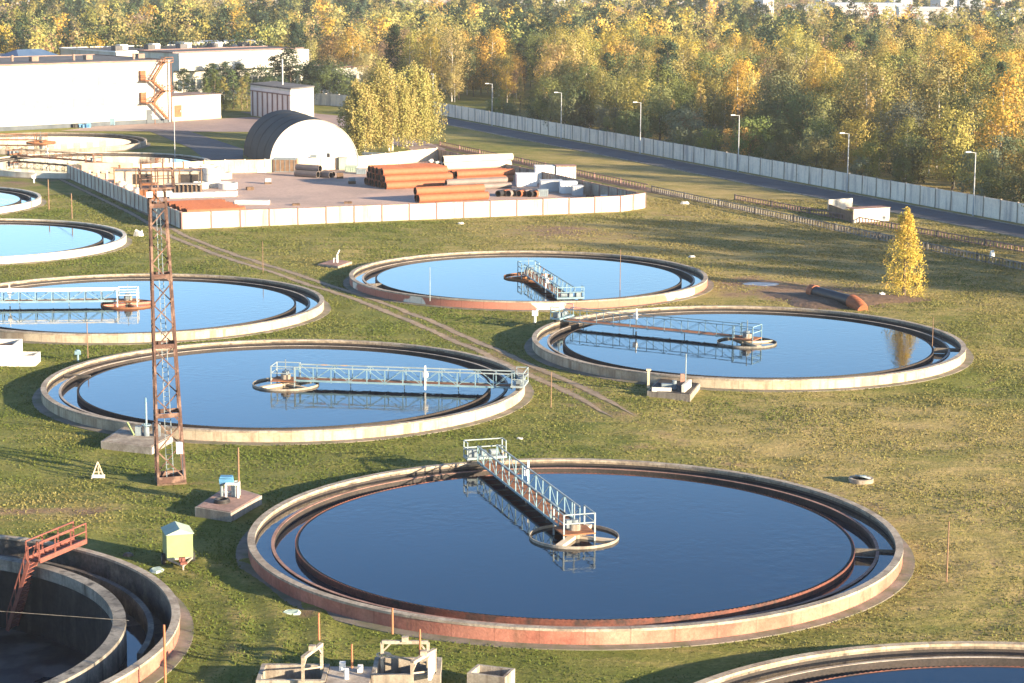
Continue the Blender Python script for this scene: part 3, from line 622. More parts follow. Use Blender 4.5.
# outside stair (four flights, three landings)
st = MB(); fx = L-5.9
lv = [(.0, -1), (4.3, 1), (6.4, -1), (8.6, 1), (11, -1), (13.6, 1)]
def flight(a, b, yy=-1.5):
    a, b = Vector(a), Vector(b)
    for s_ in (-.45, .45): st.bar(a+Vector((0, s_, 0)), b+Vector((0, s_, 0)), .10, .34)
    n = max(3, int(abs(b.z-a.z)/.28))
    for k in range(n): c = a.lerp(b, (k+.5)/n); st.box(c, (.32, .9, .06))
    for s_ in (-.45, .45):
        st.bar(a+Vector((0, s_, 1.0)), b+Vector((0, s_, 1.0)), .10)
        for k in range(5): c = a.lerp(b, k/4); st.bar(c+Vector((0, s_, 0)), c+Vector((0, s_, 1)), .07)
def landing(xa, xb, z):
    st.box(((xa+xb)/2, -1.4, z), (xb-xa, 2.4, .16))
    for xx in (xa, xb): st.bar((xx, -2.5, z), (xx, -2.5, z+1.1), .09); st.bar((xx, -2.5, z+1.1), (xx, -.3, z+1.1), .09)
    st.bar((xa, -2.5, z+1.1), (xb, -2.5, z+1.1), .10); st.bar((xa, -2.5, z+.6), (xb, -2.5, z+.6), .08)
landing(fx-1.8, fx+.6, 4.6); landing(fx+3.2, fx+5, 7.0); landing(fx-1.8, fx+.6, 9.4); landing(fx+3.2, fx+5.2, 13.2)
flight((fx+4.2, -1.4, .9), (fx+.6, -1.4, 4.5)); flight((fx+.6, -1.4, 4.6), (fx+3.3, -1.4, 7)); flight((fx+3.3, -1.4, 7), (fx+.6, -1.4, 9.3)); flight((fx+.6, -1.4, 9.4), (fx+3.4, -1.4, 13.2))
for xx in (fx+.4, fx+4.7): st.bar((xx, -2.4, 0), (xx, -2.4, 13.2 if xx > fx+2 else 9.4), .12)
st.build('outside_stair', M['rust_orange'], fac)
for z in (5.7, 10.4): MB().box((fx-1.2, -.35, z), (1.3, .6, 2.2)).build('stair_door', M['rust'], fac)
# cyan bins / dark bales along the foot of the factory
for k, (x, c, nm, lb) in enumerate([(62, 'tyre', 'debris_heap', 'leftmost low dark heap at the foot of the white factory wall'), (74, 'tyre', 'debris_heap', 'middle low dark heap at the foot of the white factory wall'), (84, 'mach_blue', 'debris_heap', 'small blue grey heap at the foot of the factory wall')]):
    p = G(x, 127.5); mb = MB()
    for q in range(7): mb.box((random.uniform(-1.2, 1.2), random.uniform(-.4, .4), .3+random.uniform(0, .15)), (random.uniform(.7, 1.3), .8, random.uniform(.5, .9)), random.uniform(0, 3))
    o = mb.build(nm, M[c]); o.location = p; tag(o, lb, 'heap')
p = G(112, 125.5); o = MB().box((0, 0, .75), (1.2, .9, 1.3)).box((0, 0, 1.45), (1.35, 1.05, .12)).box((-.4, 0, .05), (.15, .7, .1)).box((.4, 0, .05), (.15, .7, .1)).build('waste_bin', M['paint_cyan']); o.location = p; tag(o, 'small cyan waste bin against the white factory wall', 'bin')
# low shed
sh, L = block('low_shed', 'low white shed with brown door right of the factory block', G(172, 121.5), G(221, 118.2), 9, 5.4, M['whitewall'], M['parapet'])
d = MB().box((L*.12, -.06, 2.2), (2.0, .14, 2.6)).build('door', M['rust'], sh); MB().box((L*.12+.7, -.16, 2.2), (.1, .08, .3)).build('handle', M['white'], d)
MB().box((L/2, -.05, .25), (L, .1, .5)).build('plinth', M['beige'], sh)
# raised gallery building
gl, L = block('gallery_building', 'long white hall with projecting upper storey behind the pines', G(174, 103), G(303, 96), 14, 12.3, M['whitewall'], M['roof_dark'], M['postdk'])
MB().box((L/2, -1.2, 10.1), (L+.1, 2.6, 4.3)).build('upper_storey', M['whitewall'], gl)
for k in range(20):
    xx = 2+k*(L-4)/19; w = MB().box((xx, -.03, 4.4), (1.4, .1, 2.4)).build('window', M['glass'], gl); MB().box((xx, -.1, 3.15), (1.6, .16, .12)).build('sill', M['white'], w)
gp = G(120, 88)
g2, L = block('assembly_hall', 'white flat hall seen over the factory roof with roof vents', G(117, 87), G(267, 81), 30, 9.6, M['whitewall'], M['roof_dark'], M['white'])
for k in range(9): MB().box((4+k*(L-8)/8, 6+(k % 2)*6, 10.4), (2.4, 2.4, 1.5)).build('roof_vent', M['white'] if k % 2 else M['roof_dark'], g2)
g3, L = block('roof_penthouse', 'stepped white plant storey rising behind the flat hall roof', G(192, 78), G(266, 75), 12, 10.4, M['whitewall'], M['white'])
for k in range(7): MB().box((L*(k+.5)/7, -.06, 9.0), (2.2, .12, 1.1)).build('window', M['glass'], g3)
# link building right of pines
g4, L = block('service_block', 'small white block with three bay openings behind the dark pines', G(310, 95), G(368, 93), 10, 7.0, M['whitewall'], M['roof_dark'], M['postdk'])
for k in range(6): w = MB().box((L*(k+.5)/6, -.06, 3.2), (1.6, .14, 3.6)).build('window', M['glass'], g4)
g5, L = block('far_office', 'low pale office block at the left edge behind the factory roof', G(-40, 92), G(30, 88), 14, 9.0, M['whitewall'], M['roof_dark'])
for k in range(5): MB().box((L*(k+.5)/5, -.06, 6.0), (2.0, .12, 2.0)).build('window', M['glass'], g5)
# blue gabled hall
a, b = G(22, 92), G(80, 89); t = thing('gabled_hall', 'hall with dark blue gable roof behind the white factory', 'building', a, math.atan2((b-a).y, (b-a).x)); L = (b-a).length
MB().box((L/2, 9, 3.5), (L, 18, 7)).build('wall', M['beige'], t)
mb = MB(); mb.add([(-.5, -.6, 7.0), (L+.5, -.6, 7.0), (L*.70, 9, 10.8), (L*.28, 9, 10.8), (-.5, 18.6, 7.0), (L+.5, 18.6, 7.0)], [(0, 1, 2, 3), (3, 2, 5, 4), (1, 5, 2), (0, 3, 4), (0, 4, 5, 1)]); mb.build('roof', M['roof_blue'], t)
for k in range(4): MB().box((L*(k+.5)/4, -.06, 4.8), (2.2, .12, 1.8)).build('window', M['glass'], t)
# box building behind the hangar
c0 = G(291, 121.5); cl = G(251, 115.5); cr_ = G(314, 118.5)
t = thing('pump_house', 'tall windowless box building with ribbed left side behind the hangar', 'building', c0)
v1 = (cl-c0); v2 = (cr_-c0); hh = 7.0; o2 = v1+v2
pts = [Vector((0, 0, 0)), v2, o2, v1]
MB().prism([p[:2] for p in pts], 0, hh).build('wall', M['whitewall'], t)
cen = o2/2
MB().prism([(p+(p-cen).normalized()*.25)[:2] for p in pts], hh+.002, hh+.35).build('roof', M['roof_dark'], t)
nrm = Vector((v1.y, -v1.x, 0)).normalized(); nrm = nrm if nrm.y < 0 else -nrm
for k in range(8):
    c = v1*((k+.5)/8) + nrm*.08; mb = MB(); mb.box((c.x, c.y, 2.9), (.5, .3, 5.6), math.atan2(v1.y, v1.x)); mb.build('rib', M['postdk'], t)
c = v1*.5 + nrm*.1; MB().box((c.x, c.y, 5.75), (v1.length, .34, .25), math.atan2(v1.y, v1.x)).build('band', M['postdk'], t)
c = v1*.5+nrm*.04; MB().box((c.x, c.y, 3.3), (v1.length*.99, .1, 6.4), math.atan2(v1.y, v1.x)).build('cladding', M['pinkwall'], t)
MB().tube((o2.x*.45, o2.y*.45, hh+.35), (o2.x*.45, o2.y*.45, hh+6.2), .16, n=8).build('mast_pole', M['lamp_grey'], t)
# arched hangar
hf = G(314.5, 168.2); hb = G(283, 154); ax = (hb-hf); HL = 26.0; ax = ax.normalized()*HL; side = Vector((ax.y, -ax.x, 0)).normalized(); side = side if side.x > 0 else -side
side = Vector((1, 0.05, 0)).normalized()
t = thing('arched_hangar', 'round arched hangar with dark membrane and bright white front', 'hangar', hf)
HR, HH = 7.65, 8.3; n = 40; vs = []
for q in (0, 1):
    for k in range(n+1):
        a = math.pi*k/n; p = side*(HR*math.cos(a)) + ax*q; vs.append((p.x, p.y, HH*math.sin(a)**.92 if 0 < k < n else 0))
MB().add(vs, [(k, k+1, n+2+k, n+1+k) for k in range(n)]).build('membrane', M['hangar'], t, True)
fr = [tuple(Vector(v)+Vector((side.y, -side.x, 0))*.02) for v in vs[:n+1]]
bk = [tuple(Vector(v)) for v in vs[n+1:]]
MB().add(fr, [tuple(range(n+1))]).build('front', M['hangar_front'], t); MB().add(bk, [tuple(range(n, -1, -1))]).build('rear_wall', M['hangar_front'], t)
mb = MB()
for k in range(n):
    mb.bar(Vector(fr[k])+Vector((0, -.06, 0)), Vector(fr[k+1])+Vector((0, -.06, 0)), .12)
mb.build('edge_trim', M['yardpan'], t)
mb = MB()
for q in (.25, .5, .75):
    for k in range(n): mb.bar(Vector(vs[k])+ax*q+Vector((0, 0, .02)), Vector(vs[k+1])+ax*q+Vector((0, 0, .02)), .07, .05)
mb.build('hoop', M['hangar'], t)

# ------------------------------------------------------------------ yard contents
def pipes(label, px0, px1, rows, r, mat, name='pipe_stack', depth_first=False, zb=0.0, gap=1.02, t=.05, pyramid=True, grp='pipes stacked in the yard'):
    """each pipe is a thing of its own; rows = list of counts from the bottom; pipes run from px0 to px1 (front bottom pipe)"""
    a, b = G(*px0), G(*px1); d = (b-a).normalized(); n_ = Vector((-d.y, d.x, 0)); n_ = n_ if n_.y > 0 else -n_
    k_ = 0
    for j, cnt in enumerate(rows):
        for i in range(cnt):
            off = n_*(2*r*gap*(i+j*.5))+Vector((0, 0, zb+r+j*r*1.74)); e = random.uniform(-.35, .35)
            mb = MB(); mb.pipe((0, 0, 0), tuple((b-a)+d*random.uniform(-.3, .3)), r, max(t, r*.12), 22, 0, 1)
            o = mb.build('pipe', [mat, M['dark_int']], None, True); o.location = a+off+d*e
            lvl = ['bottom', 'second', 'third', 'top'][min(j, 3)] if len(rows) > 1 else 'ground'
            tag(o, f"{label}, {lvl} layer, row {i+1} back" if cnt > 1 else f"{label}, {lvl} layer", 'pipe', grp)
# long orange stack in the middle of the yard
pipes('thick orange pipe in the big middle stack', (386, 189.5), (452, 186.5), [8, 7, 6], .58, M['orange_pipe'])
pipes('orange pipe of the right half of the big stack', (456, 184.2), (512, 181.5), [4, 3], .55, M['orange_pipe'])
pipes('pale cream pipe on top of the orange stack', (444, 178.0), (512, 175.0), [2, 1], .62, M['pale_pipe'], zb=1.3)
pipes('grey brown pipe in front of the big orange stack', (449, 190.8), (510, 188.0), [3, 2], .45, M['grey_pipe'])
pipes('long orange pipe close behind the front fence', (418, 203.0), (487, 199.5), [2, 1], .62, M['orange_pipe'])
pipes('orange pipe in front left yard corner', (187, 215.5), (243, 213.0), [13], .45, M['orange_pipe'])
pipes('dark grey pipe before the hangar', (296, 176.5), (318, 178.0), [2, 1], .55, M['grey_pipe'])
pipes('short grey pipe near the hangar front', (320, 177.2), (331, 178.2), [2], .5, M['grey_pipe'])
def seen_ends(label, px, n, r, mats):
    for k in range(n):
        p = G(px[0]+k*px[2], px[1]+random.uniform(-.6, .6)); L_ = random.uniform(1.6, 2.6); m = M[mats[k % len(mats)]]
        mb = MB().pipe((0, 0, r), (.5*L_, .86*L_, r), r, .09, 18, 0, 1); o = mb.build('pipe_offcut', [m, M['dark_int']], None, True); o.location = p
        tag(o, f"{label}, {['first','second','third','fourth','fifth','sixth','seventh','eighth','ninth'][k]} from left", 'pipe', 'pipe offcuts facing the camera')
seen_ends('short pipe offcut facing forward beside the crates', (498, 196.8, 5.2), 9, .5, ['black', 'orange_pipe', 'grey_pipe'])
def crate(px, py, dims, label, mat, rz=0.0, z=0.0, name='storage_crate', ribs=True, lid=None):
    p = G(px, py); t = thing(name, label, 'crate', p+Vector((0, 0, z)), rz, None)
    w, d, h = dims; MB().box((0, d/2, h/2+.08), (w, d, h)).build('body', mat, t)
    if ribs:
        mb = MB()
        for k in range(5): mb.box((-w/2+w*(k+.5)/5, -.02, h/2+.08), (.08, .06, h*.94))
        for z_ in (.12, h): mb.box((0, -.03, z_), (w*.98, .08, .1))
        mb.build('frame', lid or mat, t)
    MB().box((0, d/2, h+.12), (w+.12, d+.12, .08)).build('lid', lid or mat, t)
    mb = MB()
    for s_ in (-1, 0, 1): mb.box((s_*w*.4, d/2, .04), (.12, d, .08))
    mb.build('skid', M['brown'], t)
    return t
crate(527, 187, (3.2, 2.6, 1.9), 'white crate at the left end of the crate group', M['white'], .1)
crate(545, 184, (3.0, 2.6, 2.7), 'tallest white crate at the back of the group', M['white'], .1)
crate(566, 184, (3.2, 2.6, 2.8), 'tall pink topped crate at the back right of the group', M['white'], .1, lid=M['lip_pink'])
crate(552, 192, (3.4, 2.4, 1.6), 'low grey crate in front of the tall white crates', M['lamp_grey'], .1)
crate(569, 194, (2.6, 2.2, 1.7), 'low white crate in the front of the group, right of the grey one', M['white'], .1)
crate(578, 196, (1.6, 1.8, 1.4), 'small grey crate at the right end of the group', M['lamp_grey'], .1)
crate(543, 197, (1.6, 1.2, 1.0), 'small dark crate among the pipe ends', M['mach'], .2)
# container on skids by the hangar
ct = crate(285, 172.5, (3.9, 2.2, 2.2), 'brown slatted container with rounded frame standing by the hangar', M['brown'], .0, name='slatted_container', lid=M['mach'])
p = G(262, 172.5); o = MB().box((0, 0, .3), (1.5, .9, .6)).box((.2, 0, .65), (.7, .6, .3)).build('white_box', M['white']); o.location = p; tag(o, 'small white box on the yard left of the slatted container', 'box')
# pale panels leaning, dark posts and boxes in front of the hangar
for (x, y, w, h, m, lb) in [(313.5, 169.5, 1.0, 2.3, 'mach', 'dark narrow cabinet in front of the hangar, left one'), (328.5, 169.3, .5, 2.6, 'black', 'dark thin post cabinet in front of the hangar middle'), (343, 170, 1.3, 2.0, 'green_roof', 'grey green cabinet in front of the hangar, right one')]:
    p = G(x, y); t = thing('equipment_cabinet', lb, 'cabinet', p); MB().box((0, 0, h/2+.1), (w, .7, h)).build('body', M[m], t); MB().box((0, 0, h+.14), (w+.12, .82, .08)).build('lid', M['mach'], t); MB().box((0, 0, .05), (w*.9, .6, .1)).build('base', M['conc'], t)
for k, (x, y, w, d_, h, m) in enumerate([(366, 166, 3.2, 1.6, 1.5, 'lamp_grey'), (374, 163.8, 4.4, 1.6, 1.7, 'mach'), (351, 172.5, 2.0, 1.2, .9, 'green_roof'), (361, 174.5, 1.6, 1.2, .8, 'mach')]):
    crate(x, y, (w, d_, h), ['long grey box by the back fence right of the hangar', 'long dark grey box behind the long grey box', 'low green box right of the hangar front', 'low dark box left of the orange pipe stack'][k], M[m], -.5+k*.2)
# green and white bits along right fence
for k, x in enumerate(range(429, 474, 6)):
    p = G(x, 164.5+(x-429)*.22); mb = MB()
    mb.pipe((0, 0, .35), (.5, .7, .35+random.uniform(0, .3)), .35, .08, 12); mb.box((.4, .2, .25), (.7, .5, .5), random.uniform(0, 3))
    o = mb.build('pipe_fitting', M['sheet_green' if k % 3 else 'white_ring']); o.location = p; tag(o, f"pale green pipe fitting by the right yard fence, number {k+1} from the left", 'pipe fitting', 'pipe fittings along the fence')
# concrete well rings
def ringstack(x, y, n, r, lb, h=1.05):
    p = G(x, y); r *= 1.25
    for k in range(n):
        o = MB().rev([(r, .02), (r, h-.03), (r-.14, h-.03), (r-.14, .02)], 28).build('well_ring', M['white_ring'], None, True); o.location = p+Vector((0, 0, k*h))
        tag(o, lb + (f", ring {k+1} from the ground" if n > 1 else ', lying alone'), 'well ring', 'white concrete well rings')
ringstack(197, 179, 2, 1.05, 'white ring in the stack left of the ring group'); ringstack(208, 177.5, 2, 1.0, 'white ring in the rear stack'); ringstack(222, 178.5, 1, 1.3, 'wide white ring at the back right')
ringstack(212, 187, 3, 1.1, 'white ring in the tall middle stack'); ringstack(228, 189, 1, 1.2, 'white ring in front right of the group'); ringstack(201, 188.5, 1, 1.0, 'white ring left of the tall stack')
for k in range(6):
    p = G(176+k*11, 197.8-k*.35); mb = MB(); mb.box((0, 0, .35), (1.7, 2.0, .7)); mb.box((0, -.5, .72), (1.5, .6, .06)); o = mb.build('concrete_block', M['white_ring']); o.location = p; o.rotation_euler.z = random.uniform(-.1, .1)
    tag(o, f"white concrete block in the row behind the orange flat pipes, number {k+1} from the left", 'concrete block', 'white blocks in a row')
o = MB().box((0, 0, .3), (5.0, .8, .6), -.12).box((.4, .9, .3), (4.2, .7, .5), -.05).build('concrete_beam', M['white_ring']); o.location = G(252, 204.5); tag(o, 'white concrete beams lying right of the flat orange pipes', 'beam')
cg = thing('pipe_rack', 'brown barred rack of stacked bundles in the left of the yard', 'rack', G(184, 195.3))
mb = MB()
for k in range(9): mb.box((-2.6+k*.65, 0, .9), (.12, 1.6, 1.6))
mb.build('bars', M['brown'], cg); MB().box((0, .1, .85), (5.2, 1.3, 1.2)).build('bundle', M['conc_dark'], cg); MB().box((0, .1, 1.76), (5.5, 1.8, .1)).build('top_board', M['lip_light'], cg)
o = MB().box((0, 0, 1.4), (2.6, 1.5, 2.8)).box((0, 0, 2.85), (2.8, 1.7, .1)).box((0, -.8, 1.2), (1.0, .1, 2.0)).build('orange_cabin', M['rust_orange']); o.location = G(149, 202.5); tag(o, 'small bright orange cabin behind the left yard fence', 'cabin')
# beige roofless shelter with dark openings
sb = thing('yard_shelter', 'beige block shelter with two dark openings behind the mast top', 'shelter', G(133, 187.0), .03)
MB().box((4.6, 2, 1.25), (15.0, 4, 2.4)).build('wall', M['beige'], sb); MB().box((4.6, 2, 2.52), (15.3, 4.3, .12)).build('roof', M['lip_light'], sb)
for xx in (1.6, 8.8): MB().box((xx, -.05, 1.25), (3.0, .14, 1.6)).build('opening', M['dark_int'], sb)
for k in range(5): MB().tube((-2.7+k*3.4, -1.3, 0), (-2.7+k*3.4, -1.3, 3.1), .1, n=8).box((-2.7+k*3.4, -1.3, 3.15), (1.0, .25, .12)).build('support_post', M['brown'], sb)
MB().bar((-2.7, -1.3, 3.0), (10.9, -1.3, 3.0), .1).build('pipe_rail', M['rust_orange'], sb)
sb2 = thing('block_wall', 'beige block wall with short posts in the rear left corner of the yard', 'wall', G(84, 179.5), -.02)
MB().box((3.6, 1.5, 1.35), (8.4, .5, 2.5)).build('wall', M['beige'], sb2); MB().box((3.6, .8, .5), (7.4, .85, .9)).build('bench', M['beige'], sb2)
for k in range(5): MB().box((.9+k*1.4, .4, .75), (.25, .3, 1.5)).build('post', M['white_ring'], sb2)
for k, (x, y) in enumerate([(122, 187), (128, 190), (116, 186), (138, 193.5)]):
    p = G(x, y); mb = MB(); mb.tube((0, 0, .02), (0, 0, .75), .75, n=18); mb.tube((.1, .1, .75), (.1, .1, .95), .45, n=14); o = mb.build('round_casting', M['white_ring' if k != 2 else 'mach']); o.location = p
    tag(o, ['round white casting behind the left yard fence, second from left', 'round white casting behind the left yard fence, third from left', 'round dark casting behind the left yard fence, leftmost', 'round white casting next to the orange cabin'][k], 'casting')
def pallet(px, py, n, lb, rz=0.0, load=None):
    p = G(px, py); t = thing('pallet_stack', lb, 'pallet', p, rz)
    for k in range(n):
        mb = MB(); z = k*.16
        for q in range(5): mb.box((-.48+q*.24, 0, z+.14), (.14, .9, .03))
        for q in (-.38, 0, .38): mb.box((0, q, z+.07), (1.1, .09, .10))
        mb.build('pallet_layer', M['brown'], t)
    if load: MB().box((0, 0, n*.16+.3), (.95, .8, .55)).build('load', M[load], t)
for a_ in [(250, 190, 3, 'low stack of brown pallets alone on the open yard', .4, None), (268, 184, 2, 'two brown pallets carrying a grey load near the yard middle', .2, 'lamp_grey'), (340, 178.5, 6, 'tall brown pallet stack right of the grey pipes', .1, None), (352, 184, 3, 'brown pallets carrying a dark load left of the orange stack', .3, 'mach'),
           (296, 205.5, 2, 'flat dark pallets close behind the front yard fence', .2, None), (348, 203.5, 2, 'second flat pallets close behind the front yard fence', .0, None), (590, 199, 4, 'brown pallet stack in the right corner of the yard', .3, None), (604, 201, 2, 'low pallets carrying a white load in the right yard corner', .1, 'white')]: pallet(*a_[:4], a_[4], a_[5])
# fork truck: dark blue machine in the shelter front
fk = thing('forklift', 'small dark blue machine parked by the second shelter opening', 'forklift', G(190, 182.5), .3)
MB().box((0, 0, .75), (2.2, 1.2, .9)).box((-.5, 0, 1.35), (.9, 1.1, .5)).build('body', M['mach_blue'], fk); MB().box((-.1, 0, 2.15), (1.2, 1.1, .08)).build('cab_roof', M['mach_blue'], fk)
mb = MB()
for a in (-.6, .4):
    for b in (-.5, .5): mb.bar((a, b, 1.1), (a, b, 2.15), .07)
for b in (-.3, .3): mb.bar((1.2, b, .1), (1.2, b, 2.3), .09); mb.bar((1.2, b, .15), (2.1, b, .15), .1, .05)
mb.build('lift_frame', M['black'], fk)
for a in (-.75, .75):
    for b in (-.62, .62): MB().tube((a, b-.12, .35), (a, b+.12, .35), .35, n=16).build('wheel', M['tyre'], fk, True)

# ------------------------------------------------------------------ lattice mast
mast_p = G(169, 481)
mt = thing('lattice_mast', 'tall rusty four legged lattice mast with a railed platform on top', 'mast', mast_p, R_(14))
mt.rotation_euler = (0, -.024, R_(14)); mt.location.x += .12
MH, wb, wt = 20.5, .92, .50
def leg(i, z):
    s1, s2 = ((-1, -1), (1, -1), (1, 1), (-1, 1))[i]; w_ = wb+(wt-wb)*z/MH; return Vector((s1*w_, s2*w_, z))
for i in range(4): MB().bar(leg(i, 0), leg(i, MH), .15).build('leg', M['mast'], mt)
mb = MB(); zz = [0.35]; 
while zz[-1] < MH-1.2: zz.append(zz[-1]+1.9*(wb+(wt-wb)*zz[-1]/MH)/wb*1.05)
zz[-1] = MH-.3
for e_, (a, b) in enumerate(zip(zz[:-1], zz[1:])):
    for i in range(4):
        j = (i+1) % 4
        if (e_+i) % 2: mb.bar(leg(i, a), leg(j, b), .08)
        else: mb.bar(leg(j, a), leg(i, b), .08)
mb.build('lattice_bracing', M['mast'], mt)
for z in [.3]+[4.8*k for k in (1, 2, 3, 4)]:
    mb = MB()
    for i in range(4): mb.bar(leg(i, z), leg((i+1) % 4, z), .10, .3 if z > 1 else .45)
    mb.build('frame_band', M['mast'], mt)
mb = MB(); z = MH-.1; mb.box((0, 0, z), (2.3, 1.9, .12))
pf = mb.build('platform', M['mast'], mt)
mb = MB(); q = [(-1.1, -.9), (1.1, -.9), (1.1, .9), (-1.1, .9)]
for i in range(4):
    rail(mb, (*q[i], z), (*q[(i+1) % 4], z), 1.2, 2, .07)
for s_ in (-1.1, -.4, .4, 1.1): mb.bar((s_, -.9, z), (s_, -.9, z+2.0), .07)
mb.build('platform_railing', M['mast'], pf)
mb = MB()
for s_ in (-.6, .1, .7): mb.box((s_, -1.05, z-.35), (.4, .3, .36)); 
mb.build('floodlight', M['white'], pf)
mb = MB(); mb.bar(leg(0, 0)*.3+Vector((0, 0, 0)), Vector((-.1, -.1, MH)), .05); mb.bar((.22, .1, 0), (.12, .05, MH), .05)
for k in range(60): zz_ = k*.34+.2; mb.bar((-.22*(1-zz_/MH)-.1, -.1, zz_), (.2, .05, zz_), .03)
mb.build('ladder', M['mach'], mt)
MB().box((.62, -.82, 2.5), (.42, .3, .8)).box((.85, -.85, 1.1), (.14, .14, 2.2)).build('switch_box', M['white'], mt)
MB().box((0, 0, .0), (2.0, 2.0, .12)).build('footing', M['soil'], mt)

# ------------------------------------------------------------------ pump slabs and small plant
def slab(name, label, pts, h, mat, top, cat='concrete slab'):
    P_ = [G(*p) for p in pts]; c = P_[0]; t = thing(name, label, cat, c)
    MB().prism([(p-c)[:2] for p in P_], -.2, h).build('base', mat, t); m_ = sum((p-c for p in P_), Vector())/len(P_)
    MB().prism([((p-c)*.93+m_*.07)[:2] for p in P_], h, h+.03).build('top', top, t); return t, c, m_
t, c, m_ = slab('pump_slab', 'brick topped concrete slab with a small pump between mast tank and nearest tank', [(195, 515.5), (231, 521.5), (262, 503.5), (228, 493)], .55, M['conc'], M['brick'])
pu = thing('pump_unit', 'small pump with white frame and blue motor on the brick topped slab', 'pump', c+m_+Vector((.1, .8, .58)))
mb = MB()
for a in (-.35, .45): mb.bar((a, -.35, 0), (a, -.35, .95), .12); mb.bar((a, .35, 0), (a, .35, .95), .10)
mb.bar((-.35, -.35, .95), (.45, -.35, .95), .14); mb.bar((-.35, .35, .95), (.45, .35, .95), .1); mb.bar((-.35, -.35, .95), (-.35, .35, .95), .1); mb.bar((.45, -.35, .95), (.45, .35, .95), .1)
mb.build('frame', M['white'], pu)
MB().tube((-.8, 0, 1.05), (.1, 0, 1.15), .26, n=14).box((-.35, 0, 1.35), (.8, .6, .1)).build('motor', M['mach_blue'], pu); MB().tube((.1, 0, 0), (.1, 0, .9), .16, n=12).tube((.1, 0, .3), (-.7, .1, .3), .08, n=10).tube((-.7, .1, 0), (-.7, .1, 1.0), .1, n=10).build('pipework', M['mach'], pu)
pole(239, 497, 447, 'brown marker pole behind the brick topped pump slab', M['rod_brown'], .07, z0=.55)
t, c, m_ = slab('pump_slab', 'mossy concrete slab with valve gear at the foot of the lattice mast', [(101, 448), (152, 454), (173, 442), (126, 431)], .5, M['lip_light'], M['rim_top'])
vg = thing('valve_gear', 'dark valve gear with tall white rod on the slab beside the mast', 'valve gear', c+m_+Vector((.6, .3, .53)))
mb = MB(); mb.tube((0, 0, 0), (0, 0, .7), .22, n=12); mb.box((-.6, .2, .35), (.5, .4, .7)); mb.box((.9, -.1, .5), (.3, .4, 1.0)); mb.tube((.5, .4, 0), (.5, .4, .9), .12, n=10); mb.build('body', M['mach'], vg)
MB().tube((.0, 0, .7), (0, 0, 2.9), .06, n=8).rev([(.35, .82), (.35, .88), (.28, .88), (.28, .82)], 16).build('spindle', M['paint_cyan'], vg); MB().bar((-.9, -.2, .1), (-1.5, .5, .9), .12).build('lever', M['green_paint'], vg)
t, c, m_ = slab('valve_chamber', 'ruined brick and concrete valve chamber in front of the tank right of the track', [(647, 397), (690, 401), (700, 389), (660, 384)], .5, M['conc'], M['dark_int'], 'valve chamber')
MB().box((3.3, .6, .7), (.25, 2.6, .9), -.3).box((1.2, -.1, .65), (1.6, .2, .35), -.1).build('parapet_block', M['white_ring'], t); MB().box((.2, 1.6, 1.2), (.2, .2, 1.5)).box((.2, 1.6, 2.0), (.4, .4, .12)).build('stub_post', M['beige'], t)
MB().box((3.0, 1.2, 1.3), (.35, .3, .9)).build('warning_post', M['lip_pink'], t); MB().box((1.7, .9, .72), (.9, .5, .5)).tube((2.3, .8, .45), (2.3, .8, 1.25), .2, n=10).build('valve', M['mach'], t)
pole(685.5, 386, 354, 'thin white rod rising from the ruined valve chamber', M['paint_pale'], .05, z0=.5)
for (x, y, lab, z) in [(330, 267, 'shaded slab with white standpipe left of the red and white tank', 0)]:
    t, c, m_ = slab('pump_slab', lab, [(318, 267), (338, 269.5), (352, 264.5), (334, 262)], .35, M['conc'], M['lip_pink'])
    mb = MB(); mb.tube((0, 0, 0), (0, 0, .9), .12, n=10); mb.bar((0, 0, .9), (.3, 0, 1.5), .14); mb.bar((0, 0, .5), (-.4, .1, .5), .1); mb.bar((-.4, .1, 0), (-.4, .1, .5), .1); o = mb.build('standpipe', M['white']); o.location = c+m_+Vector((.2, 0, .38)); tag(o, 'white bent standpipe on the slab left of the red and white tank', 'standpipe')
# left edge white boxes
for (a, lb, dm, x, y, lid) in [(0, 'white concrete chamber cut by the left edge, larger of two', (5.2, 3.4, 1.9), -15, 366.5, 0), (1, 'low white concrete chamber attached right of the larger one', (2.9, 2.2, .95), 19, 366.5, 0)]:
    p = G(x, y); t = thing('concrete_chamber', lb, 'concrete chamber', p); w, d_, h = dm
    mb = MB()
    for c_, s_ in (((0, .1, h/2), (w, .2, h)), ((0, d_-.1, h/2), (w, .2, h)), ((-w/2+.1, d_/2, h/2), (.2, d_-.402, h)), ((w/2-.1, d_/2, h/2), (.2, d_-.402, h))): mb.box(c_, s_)
    mb.build('wall', M['white_ring'], t); MB().box((0, d_/2, h-.45), (w-.41, d_-.41, .1)).build('floor', M['rust' if a == 0 else 'conc_dark'], t)
# bottom edge sludge chamber
cx = G(352, 688); t = thing('sludge_chamber', 'large grey concrete chamber with two gate frames at the bottom edge', 'sludge chamber', cx)
def walls(mb, x0, y0, x1, y1, z0, z1, th=.22):
    mb.box(((x0+x1)/2, y0+th/2, (z0+z1)/2), (x1-x0, th, z1-z0)); mb.box(((x0+x1)/2, y1-th/2, (z0+z1)/2), (x1-x0, th, z1-z0))
    mb.box((x0+th/2, (y0+y1)/2, (z0+z1)/2), (th, y1-y0-2*th-.004, z1-z0)); mb.box((x1-th/2, (y0+y1)/2, (z0+z1)/2), (th, y1-y0-2*th-.004, z1-z0))
mb = MB(); walls(mb, -4.6, -1.4, -1.2, 1.2, -.2, .85); walls(mb, 1.0, -.6, 4.4, 2.2, -.2, .9); mb.build('wall', M['conc'], t)
MB().box((-2.9, -.1, .0), (2.9, 2.1, .1)).box((2.7, .8, .0), (2.9, 2.3, .1)).build('pit_floor', M['dark_int'], t)
